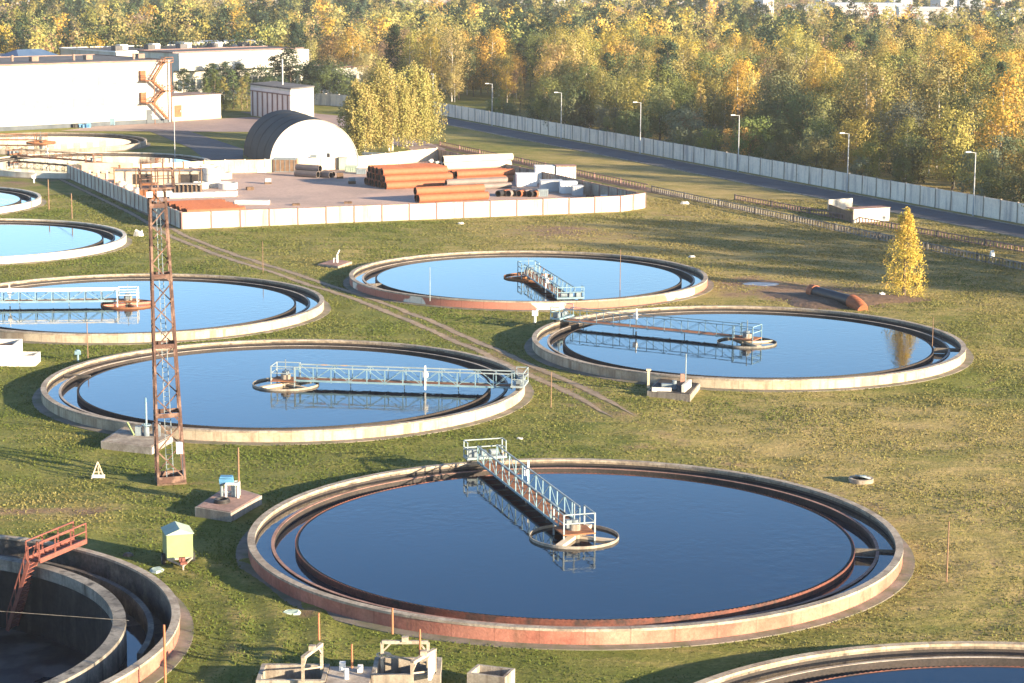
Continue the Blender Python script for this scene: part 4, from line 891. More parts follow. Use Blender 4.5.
MB().box((-.1, -.6, .42), (2.14, 3.2, .72)).build('deck', M['lip_light'], t)
for gx_, gy_, rz, hh_ in ((-1.9, -.6, 1.25, 1.9), (2.6, .9, .0, 1.9), (3.6, -1.0, 1.1, 1.8)):
    mb = MB(); u = Vector((math.cos(rz), math.sin(rz), 0)); c_ = Vector((gx_, gy_, .8)); a_ = c_-u*1.15; b_ = c_+u*1.15; up = Vector((0, 0, hh_-.6))
    mb.bar(a_-Vector((0, 0, .7)), a_+up, .15); mb.bar(b_-Vector((0, 0, .7)), b_+up, .15); mb.bar(a_+up, b_+up, .2, .16); mb.bar(a_+up*.55, b_+up*.1, .08); mb.bar(a_+up*.6, a_+u*.5+up, .08); mb.bar(b_+up*.6, b_-u*.5+up, .08)
    mb.box(c_+up+Vector((0, 0, .16)), (.32, .32, .25)); mb.build('gate_frame', M['rim_top'], t)
MB().box((4.0, -.4, 1.35), (.14, 1.5, 1.1), -.15).build('gate_panel', M['white'], t)
MB().rev([(.38, 0), (.38, .06), (.3, .06), (.3, 0)], 20, c=(1.5, 1.4, 1.25)).build('handwheel', M['beige'], t)
MB().box((-.5, .5, .98), (.3, .3, .4)).build('valve', M['white'], t); MB().tube((-.2, -.9, .78), (-.2, -.9, 1.3), .12, n=10).build('valve', M['white'], t); MB().box((.4, .2, .95), (.25, .4, .3)).build('valve', M['white'], t)
for (x, y, yt, z, lb) in [(319, 640, 612, 2.2, 'orange marker rod on the left gate frame at the bottom edge'), (352, 668, 643, 1.0, 'orange marker rod in the middle of the sludge chamber'), (392.5, 634, 607, 2.2, 'orange marker rod on the rear gate frame of the sludge chamber'), (420, 656, 628, 1.9, 'orange marker rod at the right side of the sludge chamber')]:
    pole(x, y, yt, lb, M['rod'], .06, z0=z)
t = thing('small_chamber', 'small open concrete chamber at the bottom edge right of the sludge chamber', 'concrete chamber', G(490, 686), -.35)
mb = MB(); walls(mb, -1.0, -.6, 1.0, .9, -.2, .75, .16); mb.build('wall', M['conc'], t); MB().box((0, .15, .2), (1.6, 1.1, .08)).build('floor', M['dark_int'], t)
# cable trench covers and a coiled hose near the small plant
o = MB().rev([(.55, 0), (.55, .12), (.42, .12), (.42, 0)], 24).rev([(.50, .125), (.50, .24), (.38, .24), (.38, .125)], 24).build('coiled_hose', M['black'], None, True); o.location = G(222, 511)+Vector((0, 0, .59)); tag(o, 'black coiled hose lying on the brick topped pump slab', 'hose')
# marker poles in the turf
pole(946.5, 582, 520, 'thin brown pole in the grass right of the nearest tank', M['rod_brown'], .05)
pole(165.5, 690, 622, 'orange brown pole beside the red wall of the drained tank', M['rod'], .07)
pole(88, 360, 322, 'thin brown pole at the back left of the mast tank', M['rod_brown'], .05)
pole(551, 408, 372, 'thin brown pole beside the end of the dirt track', M['rod_brown'], .04)
pole(263, 274, 242, 'faint thin pole in the grass between track and yard fence', M['rod_brown'], .04)
pole(932, 352, 318, 'thin pole in the grass right of the yellow tree', M['rod_brown'], .04)
pole(430, 301, 268, 'thin white rod at the near left rim of the red and white tank', M['paint_pale'], .04, z0=RIM)
pole(620, 290, 250, 'thin rod standing over the right water of the red and white tank', M['rod_brown'], .04, z0=WL)
pole(147, 434, 402, 'thin white rod beside the slab left of the mast', M['paint_pale'], .05, z0=.5)
pole(175, 160, 118, 'thin light pole in front of the low white shed', M['lamp_grey'], .07)
# two posts with a strung wire by tank F
w1, w2 = G(49, 209.5), G(72, 218.5)
wt_ = thing('wire_post', 'pair of thin brown posts joined by a slack wire beside the left tanks', 'posts', w1)
mb = MB().tube((0, 0, 0), (0, 0, 4.3), .09, .07, 8); mb.build('post', M['rod_brown'], wt_)
q = w2-w1; MB().tube(q, q+Vector((0, 0, 3.5)), .09, .07, 8).build('post', M['rod_brown'], wt_)
g = G(41, 203)-w1; MB().bar(q+Vector((0, 0, 3.45)), q*.5+Vector((-.8, .5, 2.7)), .05).bar(q*.5+Vector((-.8, .5, 2.7)), g+Vector((0, 0, 1.0)), .05).build('wire', M['rod_brown'], wt_)
# hydrant
o = MB().tube((0, 0, 0), (0, 0, .75), .1, n=10).box((0, 0, .85), (.5, .3, .32)).tube((-.3, 0, .7), (.1, 0, .7), .07, n=8).tube((0, 0, 1.0), (0, 0, 1.1), .2, n=10).build('hydrant', M['paint_cyan']); o.location = G(78, 362); tag(o, 'small cyan hydrant in the grass beside the mast tank', 'hydrant')
# small standpipes near tanks
for (x, y, lb) in [(535, 323, 'small white standpipe left of the tank right of the track'), (34, 183, 'white valve marker with brown frame beside the far dirt track')]:
    mb = MB(); mb.tube((0, 0, 0), (0, 0, .8), .12, n=8); mb.box((0, 0, 1.0), (.6, .4, .5)); mb.bar((.1, 0, 1.2), (.4, .1, 1.5), .12)
    o = mb.build('standpipe', M['white']); o.location = G(x, y); tag(o, lb, 'standpipe')
# triangular wooden frame
mb = MB(); ap = Vector((0, 0, 1.15)); q = [Vector((-.42, -.2, 0)), Vector((.48, -.15, 0)), Vector((0, .4, 0))]
for p in q: mb.bar(p, ap, .07)
mb.bar(q[0]*.6+ap*.4, q[1]*.6+ap*.4, .05)
t = thing('warning_tripod', 'small pale wooden tripod standing in the grass left of the mast', 'tripod', G(98, 478)); mb.build('frame', M['beige'], t); MB().box((.05, -.12, .16), (.85, .3, .18)).build('base_block', M['white'], t)
# manhole
t = thing('manhole', 'round pale manhole with a tilted cover in the grass right of the nearest tank', 'manhole', G(861, 482)); MB().rev([(.85, -.1), (.85, .30), (.62, .30), (.62, -.1)], 30).build('ring', M['rim_top'], t, True)
MB().tube((.12, .05, .31), (.14, .07, .40), .55, n=24).box((.1, 0, .43), (.5, .4, .05)).build('cover', M['paint_pale'], t); MB().rev([(.02, .15), (.63, .15)], 24, False).build('shaft', M['dark_int'], t)
def rag(name, lb, cat, px, py, w, d_, h, mat, seed):
    q = random.Random(seed); n = 9; top = []; mb = MB()
    pts = [(w/2*math.cos(6.283*k/n)*q.uniform(.75, 1.1), d_/2*math.sin(6.283*k/n)*q.uniform(.75, 1.1)) for k in range(n)]
    vs = [(x, y, 0) for x, y in pts] + [(x*.7, y*.7, h*q.uniform(.7, 1.1)) for x, y in pts]
    mb.add(vs, [(k, (k+1) % n, n+(k+1) % n, n+k) for k in range(n)] + [tuple(range(n, 2*n))]); o = mb.build(name, M[mat]); o.location = G(px, py); return tag(o, lb, cat)
rag('boulder', 'pale boulder in the grass beside the track below the left yard fence', 'boulder', 139, 236, 1.5, 1.3, .8, 'white_ring', 1)
rag('cover_sheet', 'pale green sheet lying against the rim of the drained tank', 'sheet', 157, 570, .95, 1.6, .10, 'sheet_green', 2)
rag('cover_sheet', 'pale green sheet lying in the grass in front of the nearest tank', 'sheet', 292, 613, 1.3, 1.3, .12, 'sheet_green', 3)
rag('stone_slab', 'small pale stone in the grass behind the nearest tank bridge', 'stone', 520, 439, .6, .5, .12, 'white_ring', 4)
rag('stone_slab', 'pale stone near the front fence of the pipe yard', 'stone', 461, 224, .9, .8, .25, 'white_ring', 5)
rag('stone_slab', 'small white block beside the fallen black pipe', 'stone', 812, 299, .7, .5, .35, 'white', 6)
rag('stone_slab', 'white block at the foot of the single yellow tree', 'stone', 882, 297, 1.0, .7, .5, 'white', 7)
rag('stone_slab', 'pale stone beside the right end of the tank below the yard', 'stone', 692, 257, 1.0, .8, .2, 'white_ring', 8)
rag('marker_block', 'small white marker block by the weathered picket fence at right', 'marker', 992, 258, .8, .6, .9, 'white', 9)
rag('stone_slab', 'dark stone near the rim of the drained tank', 'stone', 128, 556, .8, .6, .2, 'conc_dark', 10)
rag('grey_sheet', 'thin grey sheet lying in the bare soil left of the black pipe', 'sheet', 762, 284, 4.6, 3.2, .06, 'lamp_grey', 12)
rag('stone_slab', 'loose rubble by the left end of the weathered picket fence', 'stone', 685, 204, 1.6, .8, .35, 'white_ring', 13)
# black pipe with orange ends
a, b = G(816, 292, .62), G(852, 301.5, .62); t = thing('dumped_pipe', 'black pipe with rust orange ends dumped on bare soil near the yellow tree', 'pipe', (a.x, a.y, 0))
d = (b-a); dn = d.normalized(); o_ = Vector((a.x, a.y, 0)); p, q = a-o_, b-o_
mb = MB(); mb.pipe(p, q, .62, .06, 24, 0, 1); mb.build('pipe_barrel', [M['black'], M['dark_int']], t, True)
mb = MB(); mb.pipe(p-dn*.9, p, .72, .08, 24, 0, 1); mb.build('pipe_collar', [M['orange_pipe'], M['dark_int']], t, True)
mb = MB(); prev = q
for k in range(1, 6):
    ang_ = k*.26; nx_ = prev + (dn*math.cos(ang_)+Vector((0, 0, -1))*math.sin(ang_)*.4+Vector((.2, -.5, 0))*math.sin(ang_))*.42; mb.tube(prev, nx_, .76-.03*k+.03, .76-.03*k, 20); prev = nx_
mb.build('pipe_elbow', M['orange_pipe'], t, True)
# soil heap below pipe
q = random.Random(5); mb = MB(); n = 26; c_ = G(838, 300); vs = []
rings_ = [(1, 0), (.75, .2), (.45, .38), (.15, .42)]
for (f_, z_) in rings_:
    for k in range(n): a_ = 6.283*k/n; rad = f_*(1+.25*math.sin(3*a_+1)+q.uniform(-.07, .07)); vs.append((c_.x+8.2*rad*math.cos(a_), c_.y+5.2*rad*math.sin(a_), z_*(1+q.uniform(-.3, .3)) if z_ else -.03))
fs = [(r*n+k, r*n+(k+1) % n, (r+1)*n+(k+1) % n, (r+1)*n+k) for r in range(3) for k in range(n)] + [tuple(3*n+k for k in range(n))]
mb.add(vs, fs); struct(mb.build('soil_heap', M['soil'], None, True))
# white concrete shelter by the road
t = thing('concrete_shelter', 'low white roofed concrete box between road and picket fence', 'shelter', G(853, 223)); p1 = G(889, 221)-G(853, 223); p2 = G(829, 214)-G(853, 223)
rz = math.atan2(p1.y, p1.x); L = p1.length
MB().box((p1.x/2, p1.y/2, .95), (L, .2, 1.9), rz).build('front_wall', M['yardpan'], t)
r2 = math.atan2(p2.y, p2.x); MB().box((p2.x/2, p2.y/2, .7), (p2.length, .2, 1.4), r2).build('side_wall', M['brown'], t)
c_ = p2+p1.normalized()*2.0+Vector((0, 2, 0)); MB().box((c_.x+.2, c_.y+.2, 1.1), (4.4, .25, 1.5), rz+.1).build('rear_wall', M['yardpan'], t)
MB().prism([(p2+Vector((.1, .1, 0)))[:2], Vector((.2, .2, 0))[:2], (p1+Vector((-.2, .2, 0)))[:2], (p1+p2*.6)[:2]], .0, .08).build('floor', M['soil'], t)
MB().box((p1.x/2-.2, p1.y/2+1.4, 1.86), (L-.2, 2.4, .08), rz).build('roof', M['lip_pink'], t)

# ------------------------------------------------------------------ green trailer hut
t = thing('trailer_hut', 'small pale green hut on a two wheeled trailer in the grass', 'trailer', G(180, 566), .30)
MB().box((0, .75, 1.28), (1.55, 1.8, 1.45)).build('cabin', M['green_paint'], t)
mb = MB(); x, y0, y1 = .86, -.25, 1.75
mb.add([(-x, y0, 1.98), (x, y0, 1.98), (0, y0, 2.32), (-x, y1, 1.98), (x, y1, 1.98), (0, y1, 2.32)], [(0, 1, 2), (3, 5, 4), (0, 2, 5, 3), (1, 4, 5, 2), (0, 3, 4, 1)]); mb.build('roof', M['green_roof'], t)
mb = MB(); mb.box((0, .75, .5), (1.5, 1.9, .12)); mb.bar((-.7, -.2, .5), (0, -1.3, .35), .09); mb.bar((.7, -.2, .5), (0, -1.3, .35), .09); mb.bar((0, -1.3, .38), (0, -1.3, 0), .08); mb.build('chassis', M['lip_light'], t)
MB().tube((0, -1.0, .25), (0, -1.0, .75), .09, n=8).box((0, -.9, .62), (.35, .25, .3)).box((.05, -1.2, .5), (.4, .2, .14)).build('drawbar_jack', M['pinkred'], t)
for s_ in (-.88, .88): w = MB().tube((s_-.1, .7, .33), (s_+.1, .7, .33), .33, n=20).build('wheel', M['tyre'], t, True); MB().tube((s_-.11, .7, .33), (s_+.11, .7, .33), .15, n=12).build('rim', M['lip_light'], w, True)
MB().box((.8, .7, 1.4), (.06, .5, .7)).build('hatch', M['green_roof'], t)

# ------------------------------------------------------------------ metal stair into the drained tank
top_o = G(80, 541, RIM+.1); top_i = G(33, 561, RIM+.1); bot = G(12, 628, -3.2)
t = thing('access_stair', 'faded red metal stair and railed gangway leading down into the drained tank', 'stair', (top_o.x, top_o.y, 0))
O = Vector((top_o.x, top_o.y, 0)); a = top_o-O; b = top_i-O; c_ = bot-O; a.z = b.z = RIM+.15
dv = (b-a).normalized(); sv = Vector((-dv.y, dv.x, 0))*.45
mb = MB(); mb.bar(a+sv, b+sv, .12, .28); mb.bar(a-sv, b-sv, .12, .28)
n = 12
for k in range(n): p = a.lerp(b, (k+.5)/n); mb.bar(p-sv, p+sv, .2, .05)
mb.build('gangway', M['pinkred'], t)
mb = MB()
for s_ in (-1, 1): rail(mb, a+sv*s_, b+sv*s_, 1.1, 3, .08)
mb.build('railing', M['pinkred'], t)
dh = (c_-b); sh_ = Vector((-dh.y, dh.x, 0)).normalized()*.55
if sh_.x < 0: sh_ = -sh_
mb = MB()
for s_ in (-1, 1): mb.bar(b+sh_*s_, c_+sh_*s_, .08, .22)
n = 15
for k in range(n): p = b.lerp(c_, (k+.5)/n); mb.bar(p-sh_, p+sh_, .26, .05)
mb.build('stair_flight', M['pinkred'], t)
mb = MB()
for s_ in (-1, 1):
    mb.bar(b+sh_*s_+Vector((0, 0, 1)), c_+sh_*s_+Vector((0, 0, 1)), .06)
    for k in range(6): p = b.lerp(c_, k/5)+sh_*s_; mb.bar(p, p+Vector((0, 0, 1)), .06)
mb.build('railing', M['pinkred'], t)
o = MB().bar(G(-30, 609, RIM), G(129, 620.5, RIM-.3), .022).build('taut_cable', M['conc_old']); tag(o, 'thin cable stretched across the drained tank', 'cable')

# ------------------------------------------------------------------ trees
def leaf_quads(cen, size, nrm_bias, vary, rg):
    n = len(cen); v = rg.normal(size=(n, 3)); v /= np.linalg.norm(v, axis=1)[:, None]
    nr = v + nrm_bias; nr /= np.linalg.norm(nr, axis=1)[:, None]
    a = np.cross(nr, rg.normal(size=(n, 3))); a /= np.linalg.norm(a, axis=1)[:, None]; b = np.cross(nr, a)
    s_ = (size*rg.uniform(.6, 1.3, n))[:, None]; e = rg.uniform(.55, 1.0, n)[:, None]
    V = np.stack([cen-a*s_/2*1.1, cen-b*s_/2*e, cen+a*s_/2, cen+b*s_/2*e], 1)
    return V.reshape(-1, 3)
def quad_mesh(name, V, vary4, mat, tint=None):
    n = len(V)//4; me = bpy.data.meshes.new(name); me.vertices.add(len(V)); me.vertices.foreach_set('co', V.astype(np.float32).ravel())
    me.loops.add(len(V)); me.loops.foreach_set('vertex_index', np.arange(len(V), dtype=np.int32)); me.polygons.add(n)
    me.polygons.foreach_set('loop_start', np.arange(0, len(V), 4, dtype=np.int32)); me.polygons.foreach_set('loop_total', np.full(n, 4, dtype=np.int32))
    at = me.attributes.new('vary', 'FLOAT', 'POINT'); at.data.foreach_set('value', vary4.astype(np.float32))
    if tint is not None: at = me.attributes.new('tint', 'FLOAT_COLOR', 'POINT'); at.data.foreach_set('color', tint.astype(np.float32).ravel())
    me.materials.append(mat); me.update(); return me
def crown_points(kind, rg, nclump, per, H):
    P_ = []; V_ = []; B_ = []
    for k in range(nclump):
        u = (k+.5)/nclump; a = rg.uniform(0, 2*math.pi)
        if kind == 'birch': z = .20+.78*u; R0 = .235*math.sin(math.pi*min(1, (1.02-z)/.95))**.6*(1 if z > .35 else .8); cr = .065+.03*rg.random()
        elif kind == 'cone': z = .10+.88*u; R0 = .20*(1.03-z)**.75; cr = .045*(1.15-z)+.012
        elif kind == 'pine': z = .34+.64*u; R0 = .20*(1.05-z)**.55; cr = .055
        elif kind == 'shrub': z = .15+.75*u; R0 = .42*math.sin(math.pi*min(1, (1.04-z)/1.15))**.5; cr = .11
        elif kind == 'bare': z = .30+.68*u; R0 = .20*math.sin(math.pi*min(1, (1.03-z)/.85))**.6; cr = .085
        elif kind == 'round': z = .25+.70*u; R0 = .34*math.sin(math.pi*min(1, (1.02-z)/.9))**.5; cr = .095
        rad = R0*(rg.uniform(.35, 1.15) if kind != 'cone' else rg.uniform(.4, 1.1)); c = np.array([rad*math.cos(a), rad*math.sin(a), z])
        sc = np.array([1, 1, .55 if kind == 'pine' else .9 if kind != 'birch' else 1.15])
        p = c+rg.normal(size=(per, 3))*cr*.62*sc
        bias = (p-np.array([0, 0, z-.1])); bias /= np.maximum(np.linalg.norm(bias, axis=1)[:, None], .02)
        b2 = (p-c); b2 /= np.maximum(np.linalg.norm(b2, axis=1)[:, None], .005)
        P_.append(p); B_.append(bias*1.9+b2*1.5); V_.append(np.clip(rg.uniform(.3, .7)+rg.normal(size=per)*.05, 0, 1))
    return np.concatenate(P_)*H, np.concatenate(B_), np.concatenate(V_)
def trunk_mesh(name, H, r, mat, limbs, rg, top=.92, kind='birch'):
    mb = MB(); pts = [Vector((0, 0, -.2))]; 
    for k in range(1, 6): pts.append(Vector((rg.normal()*.01*H, rg.normal()*.01*H, H*top*k/5)))
    for i in range(5): mb.tube(pts[i], pts[i+1], r*(1-.17*i), r*(1-.17*(i+1)), 7, False)
    for k in range(limbs):
        z = rg.uniform(.25, .8); i = min(4, int(z/top*5)); p = pts[i].lerp(pts[i+1], z/top*5-i); a = rg.uniform(0, 6.28); l = (.16 if kind != 'cone' else .09)*H*rg.uniform(.6, 1.1)
        mb.tube(p, p+Vector((math.cos(a)*l, math.sin(a)*l, l*rg.uniform(.4, .9))), r*.3, r*.1, 5, False)
    me = mb.build(name, mat, None, True); m_ = me.data; bpy.data.objects.remove(me); return m_
KINDS = {'birch': ('birch_tree', 13.0), 'cone': ('poplar_tree', 12.5), 'pine': ('pine_tree', 13.5), 'shrub': ('willow_bush', 5.5), 'bare': ('bare_tree', 11.5), 'round': ('aspen_tree', 11.5)}
VAR = {}
for kd, (nm, H) in KINDS.items():
    VAR[kd] = []
    for q in range(4 if kd in ('birch', 'round') else 3):
        rg = np.random.default_rng(hash(kd) % 1 + 100*q + len(kd)*7 + ord(kd[0]))
        ncl, per = dict(birch=(46, 80), cone=(52, 56), pine=(42, 80), shrub=(32, 80), bare=(40, 34), round=(46, 86))[kd]
        P_, B_, V_ = crown_points(kd, rg, ncl, per, H); s_ = dict(birch=.27, cone=.24, pine=.28, shrub=.22, bare=.22, round=.28)[kd]
        cm = quad_mesh(nm+'_crown', leaf_quads(P_, np.full(len(P_), s_), B_, None, rg), np.repeat(V_, 4), M['leaf'])
        tm = trunk_mesh(nm+'_trunk', H, .16 if kd != 'shrub' else .08, M['birchbark' if kd == 'birch' else 'bark'], 12 if kd == 'bare' else 7, rg, .95 if kd != 'shrub' else .7, kd)
        ncl2, per2 = dict(birch=(28, 17), cone=(26, 14), pine=(26, 17), shrub=(14, 10), bare=(22, 8), round=(28, 18))[kd]
        P2, B2, V2 = crown_points(kd, rg, ncl2, per2, 1.0)
        VAR[kd].append((cm, tm, P2, B2, V2))
TINTS = dict(gold=(.50, .34, .07), yellow=(.55, .42, .09), amber=(.38, .26, .085), olive=(.28, .245, .075), green=(.145, .17, .06), dark=(.042, .065, .034), grey=(.15, .165, .09), rust=(.23, .14, .085), brown=(.24, .18, .11), pale=(.40, .34, .13))
TNAME = dict(gold='golden', yellow='bright yellow', amber='amber', olive='olive green', green='mid green', dark='dark green', grey='grey green', rust='rust red', brown='brown', pale='pale yellow green')
def pick(rg, x, y, dist_w, px):
    """species and colour by place: dark scrub along the wall, gold belt behind, darker pines far back"""
    r = rg.random()
    cl = math.sin(x*.061+1.3)+math.sin(y*.043+x*.02)+math.sin(x*.11-y*.07)*.7      # patchiness
    if dist_w < 13: return ('shrub', 'grey' if r < .5 else 'green' if r < .9 else 'amber') if r < .6 or r > .93 else ('round', 'green' if r < .8 else 'olive')
    if dist_w < 26: return ('round', 'green') if r < .35 else ('birch', 'olive') if r < .58 else ('round', 'grey') if r < .72 else ('birch', 'gold') if r < .84 else ('shrub', 'brown') if r < .93 else ('cone', 'amber')
    far = y > 620+60*cl
    if far:
        if cl > .1: return ('pine', 'dark') if r < .62 else ('round', 'green') if r < .75 else ('birch', 'olive')
        return ('birch', 'olive') if r < .3 else ('pine', 'dark') if r < .5 else ('birch', 'gold') if r < .62 else ('round', 'pale') if r < .74 else ('bare', 'rust') if r < .84 else ('round', 'brown')
    if cl > .9: return ('pine', 'dark') if r < .45 else ('round', 'green') if r < .8 else ('birch', 'olive')
    if cl > -.2: return ('birch', 'gold') if r < .34 else ('birch', 'yellow') if r < .46 else ('round', 'amber') if r < .58 else ('birch', 'olive') if r < .80 else ('cone', 'yellow') if r < .86 else ('round', 'green')
    return ('birch', 'olive') if r < .28 else ('birch', 'pale') if r < .48 else ('bare', 'brown') if r < .58 else ('birch', 'gold') if r < .74 else ('round', 'green') if r < .88 else ('bare', 'rust')
rg = np.random.default_rng(77)
cand = []
bnd_x = [-400, 0, 120, 268, 285, 300, 345, 380, 420, 434, 1400]; bnd_y = [84, 84, 82, 82, 84, 90, 92, 96, 102, 104, 104]
Y = 180.0
while Y < 1420:
    st = 6.6 if Y < 560 else 7.8 if Y < 800 else 9.5
    xr = .252*Y+10
    X = -xr-(70 if Y > 560 else 0)
    while X < xr + (75 if Y < 420 else 45):
        x = X+rg.uniform(-.48, .48)*st; y = Y+rg.uniform(-.48, .48)*st; X += st
        dw = -(Vector((x, y, 0))-WA).dot(wn)
        along = (Vector((x, y, 0))-WA).dot(wd)
        if along < -46: dw = 45.0
        if dw < 3.2: continue
        px, py = PX(x, y)
        if along < -8 and py > np.interp(px, bnd_x, bnd_y): continue
        if y > 760 and px > 700 and rg.random() < .46: continue
        if y > 900 and rg.random() < .34: continue
        if y > 1180 and rg.random() < .4: continue
        if 13 < dw and rg.random() < .13: continue
        if px > 1045 and rg.random() < .35: continue
        kd, tn = pick(rg, x, y, dw, px)
        if dw < 7 and kd != 'shrub': kd = 'shrub'
        sc = (.72+.72*rg.random()**1.5)*(1.0 if dw > 20 or kd == 'shrub' else .85); 
        if kd == 'shrub': sc *= 1.15 if dw < 9 else 1.4
        cand.append((x, y, dw, px, py, kd, tn, sc))
    Y += st
vis = sorted([c for c in cand if -5 < c[3] < 1030 and c[4] > 20], key=lambda c: c[1])
indiv = vis[:520]; ids = set(id(c) for c in indiv); rest = [c for c in cand if id(c) not in ids]
lampx = [492, 561, 640, 738, 847, 973]
def where(px, dw, y):
    k = sum(px > v for v in lampx); ordn = ['first', 'second', 'third', 'fourth', 'fifth', 'sixth']
    pl = 'left of the first street lamp' if k == 0 else 'right of the sixth street lamp' if k == 6 else f"between the {ordn[k-1]} and {ordn[k]} street lamps"
    ro = 'right behind the wall' if dw < 13 else 'in the second belt' if dw < 30 else 'deeper in the wood'
    return ro, pl
def jitter_tint(tn, rg): t = np.array(TINTS[tn])*rg.uniform(.62, 1.35)*np.array([rg.uniform(.88, 1.14), 1, rg.uniform(.8, 1.2)]); return (*t, 1)
def put_tree(kd, tn, x, y, sc, label, group, q=None, rz=None, tint=None):
    v = VAR[kd][int(rg.integers(len(VAR[kd]))) if q is None else q]
    t = thing(KINDS[kd][0], label, 'bush' if kd == 'shrub' else 'tree', (x, y, 0), rg.uniform(0, 6.28) if rz is None else rz, group); t.scale = (sc*rg.uniform(.88, 1.15), sc*rg.uniform(.88, 1.15), sc)
    c = bpy.data.objects.new('crown', v[0]); COL.objects.link(c); c.parent = t; c.color = tint or jitter_tint(tn, rg)
    b = bpy.data.objects.new('trunk', v[1]); COL.objects.link(b); b.parent = t
    return t
KW = dict(birch='birch', cone='slim pointed tree', pine='pine', shrub='round bush', bare='thin leaved tree', round='rounded tree')
for (x, y, dw, px, py, kd, tn, sc) in indiv:
    ro, pl = where(px, dw, y)
    put_tree(kd, tn, x, y, sc, f"{TNAME[tn]} {KW[kd]} {ro}, {pl}", f"{TNAME[tn]} {KW[kd]}s {ro} {pl}")
# remaining wood as one mass
Vs, va, ti = [], [], []
for (x, y, dw, px, py, kd, tn, sc) in rest:
    H = KINDS[kd][1]*sc; v = VAR[kd][int(rg.integers(len(VAR[kd])))]; a = rg.uniform(0, 6.28); ca, sa = math.cos(a), math.sin(a)
    P_ = v[2]@np.array([[ca, sa, 0], [-sa, ca, 0], [0, 0, 1]])*np.array([H*1.12, H*1.12, H])
    sz = H*(.047 if kd != 'shrub' else .075)*(1.0 if y < 900 else 1.2)
    V = leaf_quads(P_, np.full(len(P_), sz), v[3]*.9, None, rg)+np.array([x, y, 0]); Vs.append(V); va.append(np.repeat(v[4], 4)); ti.append(np.tile(np.array(jitter_tint(tn, rg)), (len(V), 1)))
me = quad_mesh('distant_wood', np.concatenate(Vs), np.concatenate(va), M['leaf_far'], np.concatenate(ti))
o = bpy.data.objects.new('distant_wood', me); COL.objects.link(o); tag(o, 'mass of mixed autumn trees filling the distance behind the nearer wood', 'wood', kind='stuff')

for k, (s_, o_, H_) in enumerate([(8, 15, .95), (16, 13, 1.1), (22, 18, 1.2), (30, 14, 1.25), (34, 20, 1.0), (43, 12, 1.3), (49, 17, 1.25), (58, 13, 1.2), (62, 21, 1.35), (72, 14, 1.3), (79, 19, 1.2), (90, 12, 1.3), (28, 11, 1.2), (54, 11, 1.3), (67, 11, 1.2), (84, 12, 1.3)]):
    p = WB + wd*s_ + wn*o_
    if PX(p.x, p.y)[0] > 1075: put_tree('birch' if k % 3 else 'round', 'olive', p.x, p.y, H_, f"tall roadside tree beyond the right edge that shades the turf, place {k+1}", 'roadside trees shading the right hand turf')

# detailed foreground trees
def fine_tree(name, label, x, y, H, tint, gen, mat_trunk, leaf, rg, cat='tree', stems=1):
    t = thing(name, label, cat, (x, y, 0)); P_, B_, V_ = gen(rg, H)
    c = bpy.data.objects.new('crown', quad_mesh(name+'_crown', leaf_quads(P_, np.full(len(P_), leaf), B_, None, rg), np.repeat(V_, 4), M['leaf'])); COL.objects.link(c); c.parent = t; c.color = (*tint, 1)
    for s_ in range(stems):
        b = bpy.data.objects.new('trunk', trunk_mesh('trunk', H*.95, .2, mat_trunk, 12, rg)); COL.objects.link(b); b.parent = t
        if stems > 1: b.location = (rg.uniform(-1.3, 1.3), rg.uniform(-.6, .6), 0)
    return t
def gen_yellow(rg, H):
    P_, B_, V_ = [], [], []
    for k in range(230):
        z = .03+.95*rg.random()**.95; R0 = .275*H*(1.0-z)**.62*(min(1, .55+z*3)); a = rg.uniform(0, 6.28); rad = R0*rg.uniform(.35, 1.12); c = np.array([rad*math.cos(a), rad*math.sin(a), z*H])
        p = c+rg.normal(size=(34, 3))*np.array([.26, .26, .34])*(1.15-z*.7); P_.append(p); b = p-np.array([0, 0, z*H-.6]); b /= np.linalg.norm(b, axis=1)[:, None]; B_.append(b*.7); V_.append(np.clip(rg.uniform(.2, .8)+rg.normal(size=34)*.15, 0, 1))
    return np.concatenate(P_), np.concatenate(B_), np.concatenate(V_)
yp = G(904, 296)
fine_tree('yellow_tree', 'single bright yellow conical tree standing alone in the grass', yp.x, yp.y, 9.6, (.58, .43, .09), gen_yellow, M['bark'], .17, np.random.default_rng(3))
def gen_weep(width, low):
    def f(rg, H):
        P_, B_, V_ = [], [], []
        limbs = [(rg.uniform(0, 6.28), rg.uniform(.1, 1.15), rg.uniform(.72, 1.05)) for _ in range(34)]
        for k in range(430):
            la, lr, lh = limbs[k % 34]; a = la+rg.normal()*.45; rad = width*min(1.2, max(.05, lr*rg.uniform(.7, 1.1))); zt = H*lh*(1.0-.22*(rad/width)**2*rg.uniform(.5, 1.2)) - rg.uniform(0, .13)*H; ln = rg.uniform(.35, .97)*zt if rg.random() < low else rg.uniform(.12, .35)*zt
            n = int(16+ln*8); tt = rg.random(n); x = rad*math.cos(a)*(1+.12*tt)+rg.normal(size=n)*.22; y = rad*math.sin(a)*(1+.12*tt)+rg.normal(size=n)*.22; z = zt-ln*tt
            p = np.stack([x, y, np.maximum(z, .4)], 1); P_.append(p); b = np.tile([math.cos(a), math.sin(a), .15], (n, 1)); B_.append(b*.8); V_.append(np.clip(rg.uniform(.1, .9)+rg.normal(size=n)*.12, 0, 1))
        return np.concatenate(P_), np.concatenate(B_), np.concatenate(V_)
    return f
